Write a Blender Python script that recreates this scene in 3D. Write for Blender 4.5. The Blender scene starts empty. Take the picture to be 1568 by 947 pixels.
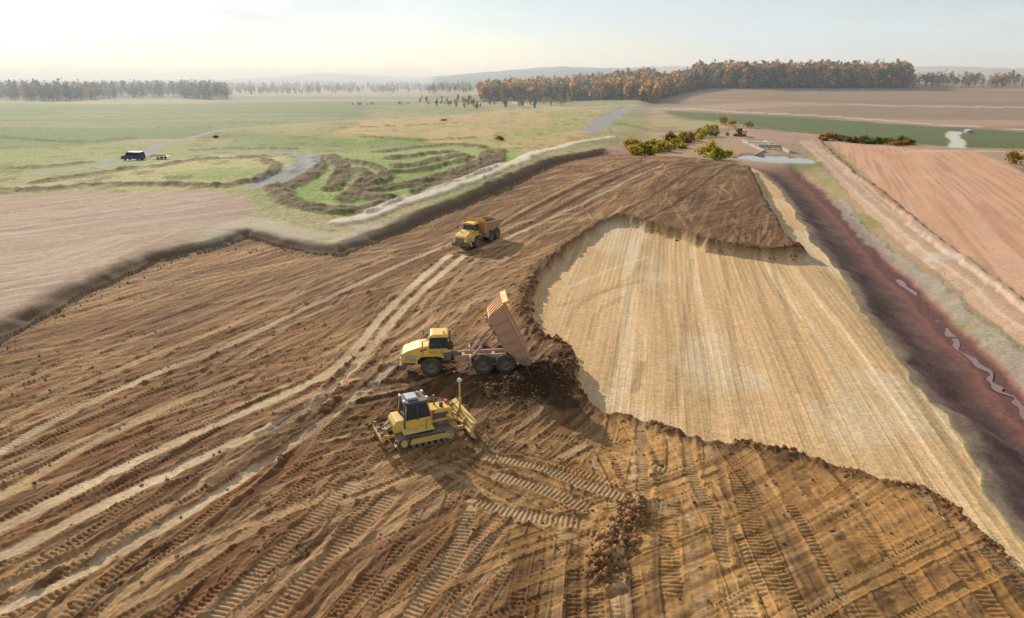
import bpy, math, random
import numpy as np
from mathutils import Matrix, Vector
rng = np.random.default_rng(7); random.seed(7)
scene = bpy.context.scene
R = math.radians
# ------------------------------------------------------------------ camera
CAMH, PITCH, FPX, CX, CY = 24.0, R(18.7), 1045.0, 784.0, 473.5
cam = bpy.data.cameras.new("camera"); cam.lens = 24.0; cam.sensor_width = 36.0
cam.clip_start = 0.5; cam.clip_end = 20000
camo = bpy.data.objects.new("camera", cam); scene.collection.objects.link(camo)
camo.location = (0, 0, CAMH); camo.rotation_euler = (math.pi/2 - PITCH, 0, 0)
scene.camera = camo
scene.view_settings.view_transform = 'Standard'; scene.view_settings.look = 'None'; scene.view_settings.exposure = 0

# ------------------------------------------------------------------ noise
def hsh(ix, iy, seed):
    h = (ix.astype(np.int64)*374761393 + iy.astype(np.int64)*668265263 + seed*974634777) & 0xFFFFFFFF
    h = ((h ^ (h >> 13))*1274126177) & 0xFFFFFFFF
    h = (h ^ (h >> 16)) & 0xFFFFFF
    return h.astype(np.float32)/16777215.0
def vn(x, y, seed=0):
    xf = np.floor(x); yf = np.floor(y); fx = (x-xf).astype(np.float32); fy = (y-yf).astype(np.float32)
    fx = fx*fx*(3-2*fx); fy = fy*fy*(3-2*fy)
    a = hsh(xf, yf, seed); b = hsh(xf+1, yf, seed); c = hsh(xf, yf+1, seed); d = hsh(xf+1, yf+1, seed)
    return ((a*(1-fx)+b*fx)*(1-fy)+(c*(1-fx)+d*fx)*fy)*2-1
def fbm(x, y, seed=0, o=4):
    v = 0; a = 0.5
    for i in range(o):
        v = v + a*vn(x*2**i+i*17.3, y*2**i+i*9.1, seed+i); a *= 0.5
    return v
def ss(a, b, x):
    t = np.clip((x-a)/(b-a), 0, 1); return t*t*(3-2*t)

# ------------------------------------------------------------------ broad landform
def B(x, y):
    x = np.asarray(x, dtype=np.float64); y = np.asarray(y, dtype=np.float64)
    h = 3.6*np.exp(-(((x+35)/85)**2+((y-170)/48)**2))
    h = h + 18*ss(330, 760, y)*ss(40, 230, x)
    h = h + 5*ss(650, 900, y)*ss(-100, 60, x)
    r = np.hypot(x, y)
    az = np.degrees(np.arctan2(x, y))
    ridge = 0.62+0.38*np.sin(az*0.30+1.0)*np.cos(az*0.13+0.5)
    h = h + 46*ridge*ss(1700, 3200, r)*ss(-24, -14, az)
    h = h + 14*ss(1700, 3600, r)
    return h
# bearing (measured from the survey photograph) -> real ground position in metres
def G(u, v, z=None):
    up = (CY-v)/FPX; dx = (u-CX)/FPX
    dy = math.cos(PITCH)+math.sin(PITCH)*up; dz = -math.sin(PITCH)+math.cos(PITCH)*up
    if z is not None:
        t = (z-CAMH)/dz; return (dx*t, dy*t)
    t = np.geomspace(15, 9000, 3000)
    zz = CAMH+dz*t - B(dx*t, dy*t)
    i = int(np.argmax(zz < 0))
    if zz[i] >= 0: i = len(t)-1
    if i > 0:
        f = zz[i-1]/(zz[i-1]-zz[i]); tt = t[i-1]+(t[i]-t[i-1])*f
    else: tt = t[0]
    return (dx*tt, dy*tt)
def GP(pts, z=None): return [G(u, v, z) for u, v in pts]
def smooth(pts, n=6):
    P = [np.array(p, float) for p in pts]; out = []
    P = [2*P[0]-P[1]]+P+[2*P[-1]-P[-2]]
    for i in range(1, len(P)-2):
        p0, p1, p2, p3 = P[i-1:i+3]
        for k in range(n):
            t = k/n
            out.append(0.5*((2*p1)+(-p0+p2)*t+(2*p0-5*p1+4*p2-p3)*t*t+(-p0+3*p1-3*p2+p3)*t**3))
    out.append(P[-2]); return out

# ------------------------------------------------------------------ ground grid (fine near, coarse far)
th = np.concatenate([np.linspace(86, 46, 30, endpoint=False), np.arange(46, 3.0, -0.052), np.arange(3.0, 0.2, -0.035), [0.15]])
RR = CAMH/np.tan(np.radians(th))
AZ = np.concatenate([np.linspace(-180, -45, 40, endpoint=False), np.arange(-45, 45, 0.07), np.linspace(45, 180, 40, endpoint=False)])
nr, nc = len(RR), len(AZ)
r2, a2 = np.meshgrid(RR, np.radians(AZ), indexing='ij')
X = r2*np.sin(a2); Y = r2*np.cos(a2)
XW = X + 0.35*vn(X/2.1, Y/2.1, 1)+0.45*vn(X/9, Y/9, 2)+ss(150, 500, r2)*4*vn(X/40, Y/40, 3)
YW = Y + 0.35*vn(X/2.1, Y/2.1, 4)+0.45*vn(X/9, Y/9, 5)+ss(150, 500, r2)*4*vn(X/40, Y/40, 6)
def sl(xs, ys, maxd):
    r = np.hypot(xs, ys); a = np.degrees(np.arctan2(xs, ys)); md = maxd+1.5+(5 if r.max() > 150 else 0)
    L = np.hypot(xs.max()-xs.min(), ys.max()-ys.min())
    rmin = max(r.min()-md-L*0.1, 2); rmax = r.max()+md
    pad = math.degrees(md/rmin)+0.1
    i0 = np.searchsorted(RR, rmin); i1 = np.searchsorted(RR, rmax)+1
    j0 = np.searchsorted(AZ, a.min()-pad); j1 = np.searchsorted(AZ, a.max()+pad)+1
    return slice(max(i0-1, 0), i1), slice(max(j0-1, 0), j1)
def dline(pts, maxd, closed=False, warp=True):
    XX, YY = (XW, YW) if warp else (X, Y)
    D = np.full((nr, nc), maxd, np.float32); S = np.zeros((nr, nc), np.float32); T = np.full((nr, nc), maxd, np.float32)
    pts = [np.array(p, float) for p in pts]
    if closed: pts = pts+[pts[0]]
    acc = 0
    for p, q in zip(pts[:-1], pts[1:]):
        L = np.hypot(*(q-p))
        if L < 1e-6: continue
        s = sl(np.array([p[0], q[0]]), np.array([p[1], q[1]]), maxd)
        u = (q-p)/L; ax = XX[s]-p[0]; ay = YY[s]-p[1]
        k = np.clip(ax*u[0]+ay*u[1], 0, L); lat = ax*u[1]-ay*u[0]
        d = np.hypot(ax-k*u[0], ay-k*u[1])
        m = d < D[s]
        D[s] = np.where(m, d, D[s]); S[s] = np.where(m, acc+k, S[s]); T[s] = np.where(m, np.sign(lat)*d, T[s])
        acc += L
    return D, S, T
def inside(poly, warp=True):
    XX, YY = (XW, YW) if warp else (X, Y)
    P = np.array(poly); M = np.zeros((nr, nc), bool)
    s = sl(P[:, 0], P[:, 1], 2.0)
    x = XX[s]; y = YY[s]; m = np.zeros(x.shape, bool)
    n = len(P)
    for i in range(n):
        x0, y0 = P[i]; x1, y1 = P[(i+1) % n]
        if y0 == y1: continue
        c = ((y0 > y) != (y1 > y)) & (x < (x1-x0)*(y-y0)/(y1-y0)+x0)
        m ^= c
    M[s] = m; return M
def sd(poly, maxd, warp=True):
    D, _, _ = dline(poly, maxd, True, warp); I = inside(poly, warp)
    return np.where(I, -D, D)

# ------------------------------------------------------------------ surveyed outlines
edge_left = [(-300, 690), (-120, 590), (0, 518), (60, 490), (110, 458), (180, 430), (235, 402), (300, 388), (350, 374), (378, 362), (420, 376), (480, 387), (520, 392),
             (548, 380), (600, 360), (660, 336), (720, 312), (780, 287), (830, 262), (880, 245), (930, 235)]
edge_top = [(1000, 238), (1060, 240), (1130, 250)]
brown_right = [(1150, 258), (1168, 290), (1185, 330), (1205, 360), (1234, 384), (1180, 388), (1120, 380), (1080, 372), (1040, 358), (1000, 347), (950, 334), (925, 338),
               (900, 356), (872, 380), (848, 402), (824, 428), (815, 452), (820, 480), (838, 508), (872, 526), (888, 545), (890, 580), (905, 606), (940, 622), (1000, 635), (1050, 650),
               (1070, 662), (1130, 668), (1180, 677), (1240, 690), (1300, 710), (1360, 725), (1420, 745), (1480, 778), (1530, 822), (1568, 868), (1700, 1010)]
tan_right = [(1155, 252), (1195, 285), (1222, 325), (1250, 365), (1288, 408), (1310, 450), (1350, 505), (1400, 560), (1450, 620), (1492, 690), (1530, 750), (1568, 800), (1800, 1120)]
near = [(900, 1500), (500, 1500), (-300, 1500), (-900, 1300)]
P_brown = GP(edge_left+edge_top+brown_right+near)
P_plat = GP(edge_left+edge_top+tan_right+near)
sb = sd(P_brown, 8); sp = sd(P_plat, 14)
stream = GP([(1192, 240), (1205, 262), (1235, 285), (1272, 322), (1310, 362), (1352, 405), (1405, 458), (1462, 520), (1520, 580), (1568, 628), (1700, 760), (1900, 960)], -3.2)
dS, sS, _ = dline(smooth(stream), 30)
x0, y0 = G(960, 235)
wR = ss(-9, 9, X-(x0+(Y-y0)*0.20))
base = B(X, Y)
inBrown = ss(0.3, -0.8, sb+0.3*vn(X/0.8, Y/0.8, 11))
inPlat = sp < 0
hl = (1.0+.5*ss(-30, -5, X))*ss(0, 2.4, sp+0.2*vn(X/3, Y/3, 8))
q = np.clip(sp/(np.clip(sp, 0, 99)+dS+0.01), 0, 1)
fadeD = 1-ss(190, 218, Y)
lineT = -dline(smooth(stream), 60, warp=False)[2]
hrL = -1.1-2.3*ss(0, 0.72, q)
hrR = -3.4+2.0*ss(1.0, 8, dS)
hr = np.where(lineT > 0, hrR, hrL)
hr = hr*fadeD+(-1.2)*(1-fadeD)
plat_h = -1.15*(1-inBrown)*(1-ss(180, 240, Y)*0.3)
Hh = np.where(inPlat, plat_h, (1-wR)*hl+wR*hr)
Hh = base+Hh

def C(r, g, b): return np.array([r, g, b], np.float32)
col = np.zeros((nr, nc, 3), np.float32); kind = np.zeros((nr, nc), np.float32)
def put(m, c):
    global col
    m = m[..., None] if m.ndim == 2 else m
    col = col*(1-m)+np.asarray(c, np.float32)*m
n1 = fbm(X/14, Y/14, 20, 4); n2 = fbm(X/2.5, Y/2.5, 30, 4); n3 = fbm(X/60, Y/45, 40, 4); n0 = fbm(X/0.7, Y/0.7, 35, 3)
# ---- far fields
far1 = fbm(X/220, Y/60, 50, 4)
put(np.ones((nr, nc)), C(.25, .25, .10))
put(ss(-.1, .25, n3), C(.33, .27, .13))
put(ss(0.0, .3, far1)*ss(180, 300, Y), C(.16, .18, .08))
put(ss(0.15, .3, -far1)*ss(300, 400, Y)*0.8, C(.34, .27, .15))
kind[:] = 1
put(ss(1500, 1800, r2), C(.06, .08, .06))
# right land
put(wR*ss(0, 0.5, sp), C(.38, .25, .16)); kind = kind*(1-wR)
put(wR*ss(240, 280, Y)*ss(-.1, .2, fbm(X/150, Y/40, 61, 3)), C(.27, .19, .12))
def poly(px, c, soft=1.5, k=None, mod=None, z=None):
    global kind
    d = sd(GP(px, z), soft*2+0.5)
    m = ss(soft, -soft, d)
    if mod is not None: m = m*mod
    put(m, c)
    if k is not None: kind = kind*(1-m)+k*m
    return m
# left fields
poly([(-200, 160), (560, 163), (570, 185), (340, 200), (150, 225), (-200, 245)], C(.145, .20, .078), 6, 1, 0.55+0.45*ss(-.3, .3, fbm(X/90, Y/16, 70, 3)))
poly([(-200, 250), (150, 235), (300, 218), (200, 262), (60, 285), (0, 300), (-200, 320)], C(.24, .26, .09), 4, 1, 0.3+0.7*ss(-.2, .2, n1))
poly([(560, 188), (700, 178), (860, 166), (925, 172), (900, 205), (880, 225), (800, 245), (720, 225), (600, 222), (470, 222)], C(.44, .31, .14), 3, .8, 0.7+0.3*ss(-.2, .2, n1))
poly([(850, 172), (905, 172), (925, 180), (880, 205), (770, 225), (720, 220), (840, 195)], C(.25, .27, .08), 3, 1, ss(-.2, .2, n2))
poly([(360, 215), (540, 210), (640, 212), (660, 225), (560, 232), (440, 236), (340, 232)], C(.17, .23, .06), 2, 1, 0.4+0.6*ss(-.2, .2, n1))
poly([(200, 262), (330, 244), (440, 246), (448, 262), (400, 292), (340, 300), (150, 300), (0, 303), (60, 285)], C(.40, .33, .15), 2, .9, 0.8+0.2*n1)
poly([(240, 268), (400, 252), (425, 262), (390, 285), (250, 285)], C(.25, .27, .09), 2, 1, ss(-.15, .2, n1+n2*.5))
# grey bare field
mg = poly([(-500, 308), (0, 306), (160, 302), (300, 300), (372, 306), (395, 325), (380, 362), (350, 374), (300, 388), (235, 402), (180, 430), (110, 458), (60, 490), (0, 518), (-300, 690), (-700, 700)],
          C(.36, .25, .175), 1.2, 0)
ang = R(52); wv = 1.5*vn(X/30, Y/30, 76); sg = X*math.sin(ang)+Y*math.cos(ang); tg = X*math.cos(ang)-Y*math.sin(ang)+wv
put(mg*ss(.0, .5, vn(sg/24, tg/0.6, 77)+.2*n2)*.7, C(.48, .37, .28))
put(mg*ss(.2, .6, vn(sg/18, tg/0.8, 78))*.6, C(.25, .175, .125))
ang2 = R(10); s4 = X*math.sin(ang2)+Y*math.cos(ang2); t4 = X*math.cos(ang2)-Y*math.sin(ang2)+wv
put(mg*ss(.25, .6, vn(s4/20, t4/.7, 79))*ss(-.1, .3, n1)*.6, C(.50, .38, .29))
put(mg*ss(.05, .3, n1)*.35, C(.42, .27, .17))
for cxp, ww in (((60, 385), 5.0), ((175, 322), 4.0), ((270, 318), 5.5), ((75, 326), 7)):
    gx, gy = G(*cxp); rr = np.hypot(X-gx, (Y-gy)*.8)
    put(mg*ss(.35, .0, np.abs(rr-ww))*.5, C(.52, .33, .22)); put(mg*ss(.35, .0, np.abs(rr-ww+1.9))*.5, C(.50, .32, .21))
# mound, bright grass with heath strips
M_g = poly([(470, 243), (560, 238), (650, 228), (740, 226), (800, 240), (812, 250), (760, 272), (700, 290), (620, 315), (545, 342), (480, 335), (425, 308), (440, 285), (470, 265)], C(.215, .265, .07), 1.2, 1)
put(M_g*ss(-.05, .3, n2+.5*n1)*.6, C(.33, .345, .14))
heath = [[(505, 246), (522, 265), (520, 282), (506, 298)], [(575, 240), (640, 232), (700, 228), (740, 234)], [(750, 240), (735, 258), (680, 278), (600, 296), (560, 302)],
         [(608, 262), (650, 258), (705, 246)], [(418, 292), (445, 318), (500, 330), (560, 334)], [(484, 246), (486, 268), (450, 290), (425, 300)], [(560, 310), (600, 318), (560, 330)],
         [(600, 250), (660, 243), (690, 240)], [(765, 240), (755, 262), (700, 284), (640, 303)], [(545, 268), (560, 280), (545, 300), (530, 315)],
         [(60, 287), (150, 274), (210, 264)], [(-60, 302), (60, 299), (160, 291), (330, 293)], [(560, 214), (640, 220), (720, 216)], [(300, 235), (380, 233), (450, 233)], [(240, 262), (320, 250), (410, 247)], [(0, 268), (80, 262), (140, 255)],
         [(600, 272), (650, 268), (700, 258), (720, 250)], [(530, 252), (570, 262), (590, 280), (560, 292)], [(350, 292), (400, 280), (425, 262), (400, 252)], [(0, 215), (120, 222), (200, 216)], [(520, 200), (620, 196), (700, 192)]]
heathH = np.zeros((nr, nc), np.float32)
for i, hp in enumerate(heath):
    d, _, _ = dline(smooth(GP(hp)), 5); wd_ = 2.3 if i < 10 else 1.7; m = ss(wd_+.5, wd_-.8, d+1.6*n2)
    put(m*.95, C(.135, .09, .05)); put(m*ss(0.05, .4, n2)*.6, C(.24, .18, .085)); heathH = np.maximum(heathH, m)
tuf = ss(.18, .4, fbm(X/6, Y/5, 90, 3))*kind*ss(120, 140, Y)*(1-M_g)
put(tuf*.6, C(.18, .165, .07)); heathH = np.maximum(heathH, tuf*.5)
# cut bank, then sandy berms along the cut
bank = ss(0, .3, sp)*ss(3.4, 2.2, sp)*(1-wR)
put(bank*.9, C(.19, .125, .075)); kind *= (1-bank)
d, _, _ = dline(smooth(GP([(-200, 610), (0, 505), (60, 478), (110, 448), (180, 420), (235, 393), (300, 378), (345, 366)])), 5)
m = ss(2.6, 1.0, d+.7*n2)*(~inPlat); put(m*.75, C(.26, .175, .11)); put(m*ss(.1, .3, n2)*.5, C(.42, .33, .24))
d, _, _ = dline(smooth(GP([(330, 376), (378, 348), (430, 362), (500, 374), (535, 372), (560, 358)])), 6)
m = ss(4.0, 1.5, d+1.0*n2)*(~inPlat); put(m*.8, C(.44, .36, .25)); kind *= 1-m; put(m*ss(0, .3, n2)*.5, C(.22, .22, .11))
berm = smooth(GP([(520, 350), (560, 343), (620, 322), (690, 298), (760, 271), (800, 255), (830, 241), (880, 226), (935, 216)]))
d, s_, t_ = dline(berm, 6)
bm = ss(2.5, 1.2, d+.5*n2)*(~inPlat)*ss(.8, 2.0, sp+.4*n2); put(bm, C(.60, .50, .36)); put(bm*ss(.1, .4, n2)*.4, C(.36, .29, .19)); kind *= (1-bm)
Hh += .45*bm
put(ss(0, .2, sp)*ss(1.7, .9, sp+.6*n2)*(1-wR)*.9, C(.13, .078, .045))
# gravel roads at left / centre
for rp, w in (([(470, 243), (474, 253), (455, 268), (425, 282), (405, 290)], 3.0), ([(60, 272), (150, 262), (205, 250), (280, 244), (380, 240), (440, 239), (470, 246)], 2.4),
              ([(205, 250), (235, 232), (290, 215), (345, 203)], 2.2), ([(895, 205), (915, 196), (940, 182), (965, 170)], 5.0)):
    d, _, _ = dline(smooth(GP(rp)), w+2); m = ss(w+.5, w-.4, d); put(m, C(.27, .255, .24)); kind *= 1-m; Hh -= .1*m
# ---- right hand side
zr = -1.3
verge = wR*ss(0, 1, sp)*ss(300, 260, Y)*(lineT > 0)
put(verge, C(.33, .225, .14)); put(verge*ss(-.15, .2, n1+.5*n2)*.8, C(.29, .245, .11)); put(verge*ss(.2, .36, n1+.3*n0)*.75, C(.19, .21, .06)); put(verge*ss(.1, .4, n2)*.5, C(.23, .13, .085))
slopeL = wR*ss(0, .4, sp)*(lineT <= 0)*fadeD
put(slopeL, C(.115, .062, .05)); put(slopeL*ss(.0, .9, 1.9-sp+.9*n2)*.75, C(.27, .20, .13)); put(slopeL*ss(0, .3, n2)*.6, C(.17, .10, .08)); put(slopeL*ss(-.1, .3, n1)*.35, C(.075, .045, .04))  # dark soil colour also carries the shade of the ditch's left side
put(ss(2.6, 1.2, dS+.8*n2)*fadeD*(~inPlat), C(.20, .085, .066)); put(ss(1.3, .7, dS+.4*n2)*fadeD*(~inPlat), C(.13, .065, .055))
d, _, _ = dline(smooth(GP([(1285, 300), (1320, 340), (1400, 400), (1470, 455), (1568, 545), (1700, 660)], zr)), 4)
m = ss(1.6, .6, d+1.0*n2); put(m*.5, C(.36, .31, .25)); Hh += .3*m; put(m*ss(0, .2, n0)*.5, C(.22, .2, .18))
redp = [(1278, 218), (1330, 222), (1500, 234), (1568, 262), (1800, 330), (1900, 560), (1700, 560), (1568, 452), (1480, 392), (1400, 335), (1340, 288), (1300, 245)]
mr = poly(redp, C(.54, .305, .18), 1.2, 0, None, zr)
an = R(24); s3 = X*math.sin(an)+Y*math.cos(an); t3 = X*math.cos(an)-Y*math.sin(an)
put(mr*ss(0, .5, vn(s3/40, t3/.7, 91))*.6, C(.42, .21, .13)); put(mr*ss(.1, .6, vn(s3/36, t3/.9, 92))*.5, C(.61, .37, .25))
rb, _, tb = dline(smooth(GP([(1262, 218), (1300, 262), (1350, 300), (1400, 343), (1480, 402), (1568, 465), (1750, 600)], zr)), 3)
m = ss(1.2, .3, rb+.5*n2); put(m, C(.30, .16, .105)); Hh += .5*m
rd, rs, rt = dline(smooth(GP([(1222, 200), (1243, 220), (1272, 250), (1312, 290), (1352, 324), (1430, 382), (1500, 432), (1568, 486), (1750, 620)], zr)), 7)
m = ss(3.1, 2.6, rd); put(m, C(.44, .29, .19)); put(m*ss(.5, .1, np.abs(np.abs(rt)-1.2)+.3*n2)*.7, C(.56, .41, .30)); put(m*ss(.6, .9, vn(X/4, Y/4, 95)+.2)*.6, C(.50, .41, .34)); Hh -= .12*m
# dark green embankment & far strips
me = poly([(1015, 167), (1140, 173), (1300, 181), (1480, 193), (1568, 199), (1700, 208), (1700, 234), (1568, 224), (1480, 222), (1380, 214), (1260, 203), (1150, 190), (1060, 180)], C(.12, .14, .055), 3, 1)
mk = poly([(1140, 192), (1250, 203), (1252, 212), (1215, 210), (1140, 200)], C(.36, .23, .17), 2, 0)
for rp, w, c in (([(1000, 163), (1140, 169), (1300, 177), (1480, 190), (1700, 200)], 2.5, C(.5, .42, .33)), ([(1462, 198), (1472, 222)], 2.6, C(.52, .48, .42)), ([(1400, 228), (1480, 226), (1568, 229), (1700, 236)], 2.0, C(.5, .40, .31)),
                 ([(940, 236), (990, 215), (1060, 210), (1110, 200), (1145, 196)], 3.5, C(.40, .26, .18)), ([(700, 140), (760, 150), (830, 166), (1000, 163)], 4, C(.42, .36, .28)), ([(1000, 150), (1200, 155), (1600, 163)], 4, C(.44, .36, .25))):
    d, _, _ = dline(smooth(GP(rp)), w+4); m = ss(w+.8, w-.8, d); put(m, c); kind *= 1-m
poly([(985, 145), (1070, 132), (1400, 133), (1700, 140), (1700, 160), (1200, 156), (1000, 160)], C(.25, .16, .10), 8, 0.3, 0.7+.3*far1)
poly([(1000, 175), (1140, 190), (1060, 200), (1000, 218), (945, 225), (940, 205), (965, 185)], C(.36, .30, .13), 2, 1, ss(-.3, .2, n1))

# ------------------------------------------------------------------ work-site soil (near rows only)
K = int(np.searchsorted(RR, 260)); sN = slice(0, K)
x = X[sN]; y = Y[sN]; rr = r2[sN]
lf = ss(115, 55, rr)
def fam(angd, warp, lane, seed, thr=-.1, wl=30):
    a = R(angd); s = x*math.sin(a)+y*math.cos(a); t = x*math.cos(a)-y*math.sin(a)
    t = t+warp*vn(s/wl, t/wl, seed)
    k = np.floor(t/lane); f = t/lane-k; rn = hsh(k, k*0+seed, seed)
    pres = ss(thr, thr+.15, vn(s/11+rn*50, k*7.31, seed+1))
    prof = ss(.06, .16, f)*ss(.94, .84, f)
    wear = ss(-.15, .4, vn(s/5+rn*20, k*3.1, seed+6))
    lad = .5+.5*np.sin(2*np.pi*(s/.30)+rn*6.3+.5*np.sin(f*6.28)+.8*vn(s/2.5, t/.6, seed+7))
    lad = .5+(ss(.25, .75, lad)-.5)*wear
    stk = vn(s/26, t/.5, seed+3)*.6+vn(s/12, t/.22, seed+4)*.4
    edge = ss(.16, .06, f)+ss(.84, .94, f)
    return s, t, pres*prof, lad, stk, rn, pres*edge
clod = fbm(x/.55, y/.55, 100, 3); clod2 = vn(x/1.7, y/1.7, 104)
hs = .10*clod+.06*clod2
dark = C(.085, .042, .02); mid = C(.245, .12, .045); lite = C(.48, .315, .165); gold = C(.39, .208, .07)
tone = .48+1.25*fbm(x/9, y/9, 110, 3)+.3*clod
px_right = ss(-6, 10, x+.35*(55-y)-4+5*vn(x/8, y/8, 112))*ss(62, 45, y)
bg = (mid[None, None]*(1-px_right[..., None])+gold*px_right[..., None])
bg = bg*(1+ss(0, .35, fbm(x/13, y/13, 111, 3))[..., None]*(C(.74, .62, .58)-1)*(1-.7*px_right[..., None]))
cs = bg*(0.55+0.75*np.clip(tone, 0, 1))[..., None]
mB = ss(.45, .55, px_right+.15*vn(x/4, y/4, 113))
midp = ss(8, 5, np.hypot(x-3.5, (y-37)*.9)+2.5*vn(x/5, y/5, 114))
layers = [(44, 3.0, .85, 290, .1, 16, 1-mB, .8), (8, 3.0, .85, 295, .1, 18, 1-mB, .8), (20, 3.5, .95, 200, -.05, 34, 1-mB, .8), (27, 3.0, .8, 210, .05, 22, (1-mB), .9),
          (23.5, 4.0, .85, 220, .25, 26, 1-mB, .8), (34, 4.0, .9, 285, .36, 15, 1-mB, .7), (52, 3.0, .85, 287, .42, 12, 1-mB, .7),
          (4, 5.0, .9, 230, -.2, 26, mB, .65), (-6, 4.0, .8, 240, .05, 18, mB, .75), (-58, 2.0, .8, 250, -.35, 14, midp, .9), (62, 2.0, .8, 260, .35, 14, mB, .8)]
for (a_, w_, l_, sd_, thr, wl, msk, am) in layers:
    s, t, p, lad, stk, rn, ed = fam(a_, w_, l_, sd_, thr, wl)
    p = p*msk; ed = ed*msk
    hs = hs*(1-.7*p)+p*(-.05-.04*rn+.075*am*lad*lf)+ed*.04*am+msk*.045*stk
    tn = .78+.5*rn+.30*(lad-.5)*lf
    tc = (cs*.45+.55*bg)*tn[..., None]
    cs = cs*(1-p[..., None]*.8)+tc*p[..., None]*.8
    lt = (p*ss(.66, .97, rn)*.5)[..., None]; cs = cs*(1-lt)+lite*lt
    stl = (msk*ss(.35, .75, stk)*.42)[..., None]; cs = cs*(1-stl)+lite*.9*stl
    std = (msk*ss(.22, .65, -stk)*.6)[..., None]; cs = cs*(1-std)+dark*std
hs = hs*(1.15*(.35+.65*ss(150, 55, rr)))
pale = C(.58, .42, .26)
ruts = [
 ([(712, 390), (668, 425), (615, 475), (568, 530), (528, 575), (450, 635), (330, 690), (180, 762), (0, 852), (-200, 950)], .5, .12, .95, 0),
 ([(688, 390), (645, 425), (592, 475), (548, 528), (505, 568), (420, 610), (300, 662), (160, 728), (0, 806), (-200, 905)], .5, .12, .9, 0),
 ([(735, 390), (700, 425), (655, 475), (625, 500)], .35, .1, .3, 0),
 ([(0, 934), (150, 862), (300, 775), (430, 692), (540, 612), (600, 560)], .4, .16, .7, 0),
 ([(0, 905), (140, 838), (290, 750), (415, 672), (520, 598)], .35, .16, .4, 0),
 ([(0, 690), (110, 630), (230, 575), (345, 530), (470, 470), (600, 410), (690, 372)], .45, .1, .6, 1),
 ([(0, 650), (110, 596), (230, 545), (345, 500), (470, 445), (600, 392)], .45, .1, .4, 1),
 ([(0, 760), (120, 690), (260, 620), (380, 575)], .5, .1, .5, 0), ([(0, 600), (130, 545), (260, 500), (380, 455), (480, 420)], .4, .08, .3, 1),
 ([(755, 352), (850, 304), (940, 263), (985, 246)], .6, .14, -.8, 0), ([(785, 358), (880, 308), (965, 264), (1010, 246)], .6, .14, -.8, 0),
 ([(740, 380), (840, 335), (930, 292), (1010, 255)], .5, .1, .55, 0), ([(715, 372), (800, 322), (900, 272)], .5, .1, .5, 0), ([(765, 400), (850, 345), (925, 305)], .5, .08, .35, 0),
 ([(620, 585), (560, 592), (490, 612), (430, 648)], .45, .2, -.7, 0), ([(640, 600), (560, 615), (480, 640), (400, 690), (330, 735)], .45, .2, -.6, 0),
 ([(540, 560), (500, 600), (470, 640), (400, 665)], .35, .14, -.6, 0), ([(600, 520), (560, 575), (500, 640), (430, 720), (330, 800)], .35, .12, -.4, 0),
 ([(745, 698), (830, 716), (900, 742), (985, 768)], .42, .14, .5, 1), ([(725, 768), (800, 788), (890, 800)], .42, .14, .4, 1), ([(760, 728), (830, 748), (905, 780)], .42, .12, .45, 1),
 ([(985, 640), (985, 700), (988, 760)], .35, .12, .1, 1), ([(1050, 660), (1062, 730), (1100, 800), (1110, 860)], .35, .12, .1, 1),
 ([(540, 740), (440, 830), (330, 947), (260, 1040)], .42, .12, .3, 1), ([(600, 760), (505, 850), (400, 960)], .42, .12, .2, 1),
 ([(720, 780), (690, 860), (600, 980)], .42, .12, .3, 1), ([(790, 640), (740, 655), (720, 690)], .4, .1, -.5, 1),
 ([(1130, 250), (1060, 300), (985, 345)], .4, .1, -.4, 0), ([(1100, 245), (1020, 292), (955, 330)], .4, .1, -.4, 0)]
for pts, w, dep, la, ld in ruts:
    D, S, T = dline(smooth(GP(pts)), w*3+1.2, warp=False); D = D[sN]; S = S[sN]
    wob = D+.12*vn(x/.9, y/.9, 300)
    p = ss(w*1.15, w*.8, wob); e = ss(w*1.2, w*1.5, wob)*ss(w*2.6, w*1.7, wob)
    lad = ss(.25, .75, .5+.5*np.sin(S*2*np.pi/.3)) if ld else .5+.4*clod
    hs = hs*(1-.85*p)+p*(-dep+.07*lad*lf)+e*dep*.8*(.7+.6*clod)
    fade = .6+.6*vn(S/6., D*0+w, 301)
    if la > 0:
        m = (p*np.clip(la*fade+.15, 0, 1))[..., None]; cc_ = pale if la > .5 else lite
        cs = cs*(1-m)+cc_*(.85+.3*lad)[..., None]*m if ld else cs*(1-m)+cc_*m
    else:
        m = (p*-la)[..., None]; cs = cs*(1-m)+dark*m
platf = inside(GP([(925, 338), (1010, 270), (1040, 240), (1130, 250), (1150, 258), (1185, 330), (1234, 384), (1180, 388), (1080, 372), (1000, 347)]))[sN]
cs = np.where(platf[..., None], cs*.76, cs)
# heap beside the truck
hx, hy = G(838, 588)
heap = 0
for dx_, dy_, hh_, rr_ in ((0, 0, 1.6, 2.8), (2.0, 1.6, 1.3, 2.2), (-2.4, -.6, 1.0, 2.3), (-4.4, -1.6, .6, 2.0), (1.8, -1.6, .7, 1.8), (-1, 2.2, .7, 1.9), (1.2, -3.4, .55, 2.0), (3.2, -1.0, .6, 1.6), (3.0, 3.6, .9, 2.0), (2.6, 6.0, .8, 2.1)):
    heap = np.maximum(heap, hh_*np.exp(-(((x-hx-dx_)/rr_)**2+((y-hy-dy_)/rr_)**2)*1.3))
heap = heap*(1+.5*fbm(x/.8, y/.8, 120, 3))
hm = ss(.12, .35, heap); hs = hs*(1-.5*hm)+heap+.10*hm*clod
cs = cs*(1-hm[..., None]*.9)+(dark*1.15)*(1+.5*clod[..., None])*hm[..., None]*.9
moist = np.exp(-(((x-hx+1)/8)**2+((y-hy)/8)**2)); cs = cs*(1-.68*moist[..., None])
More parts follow.
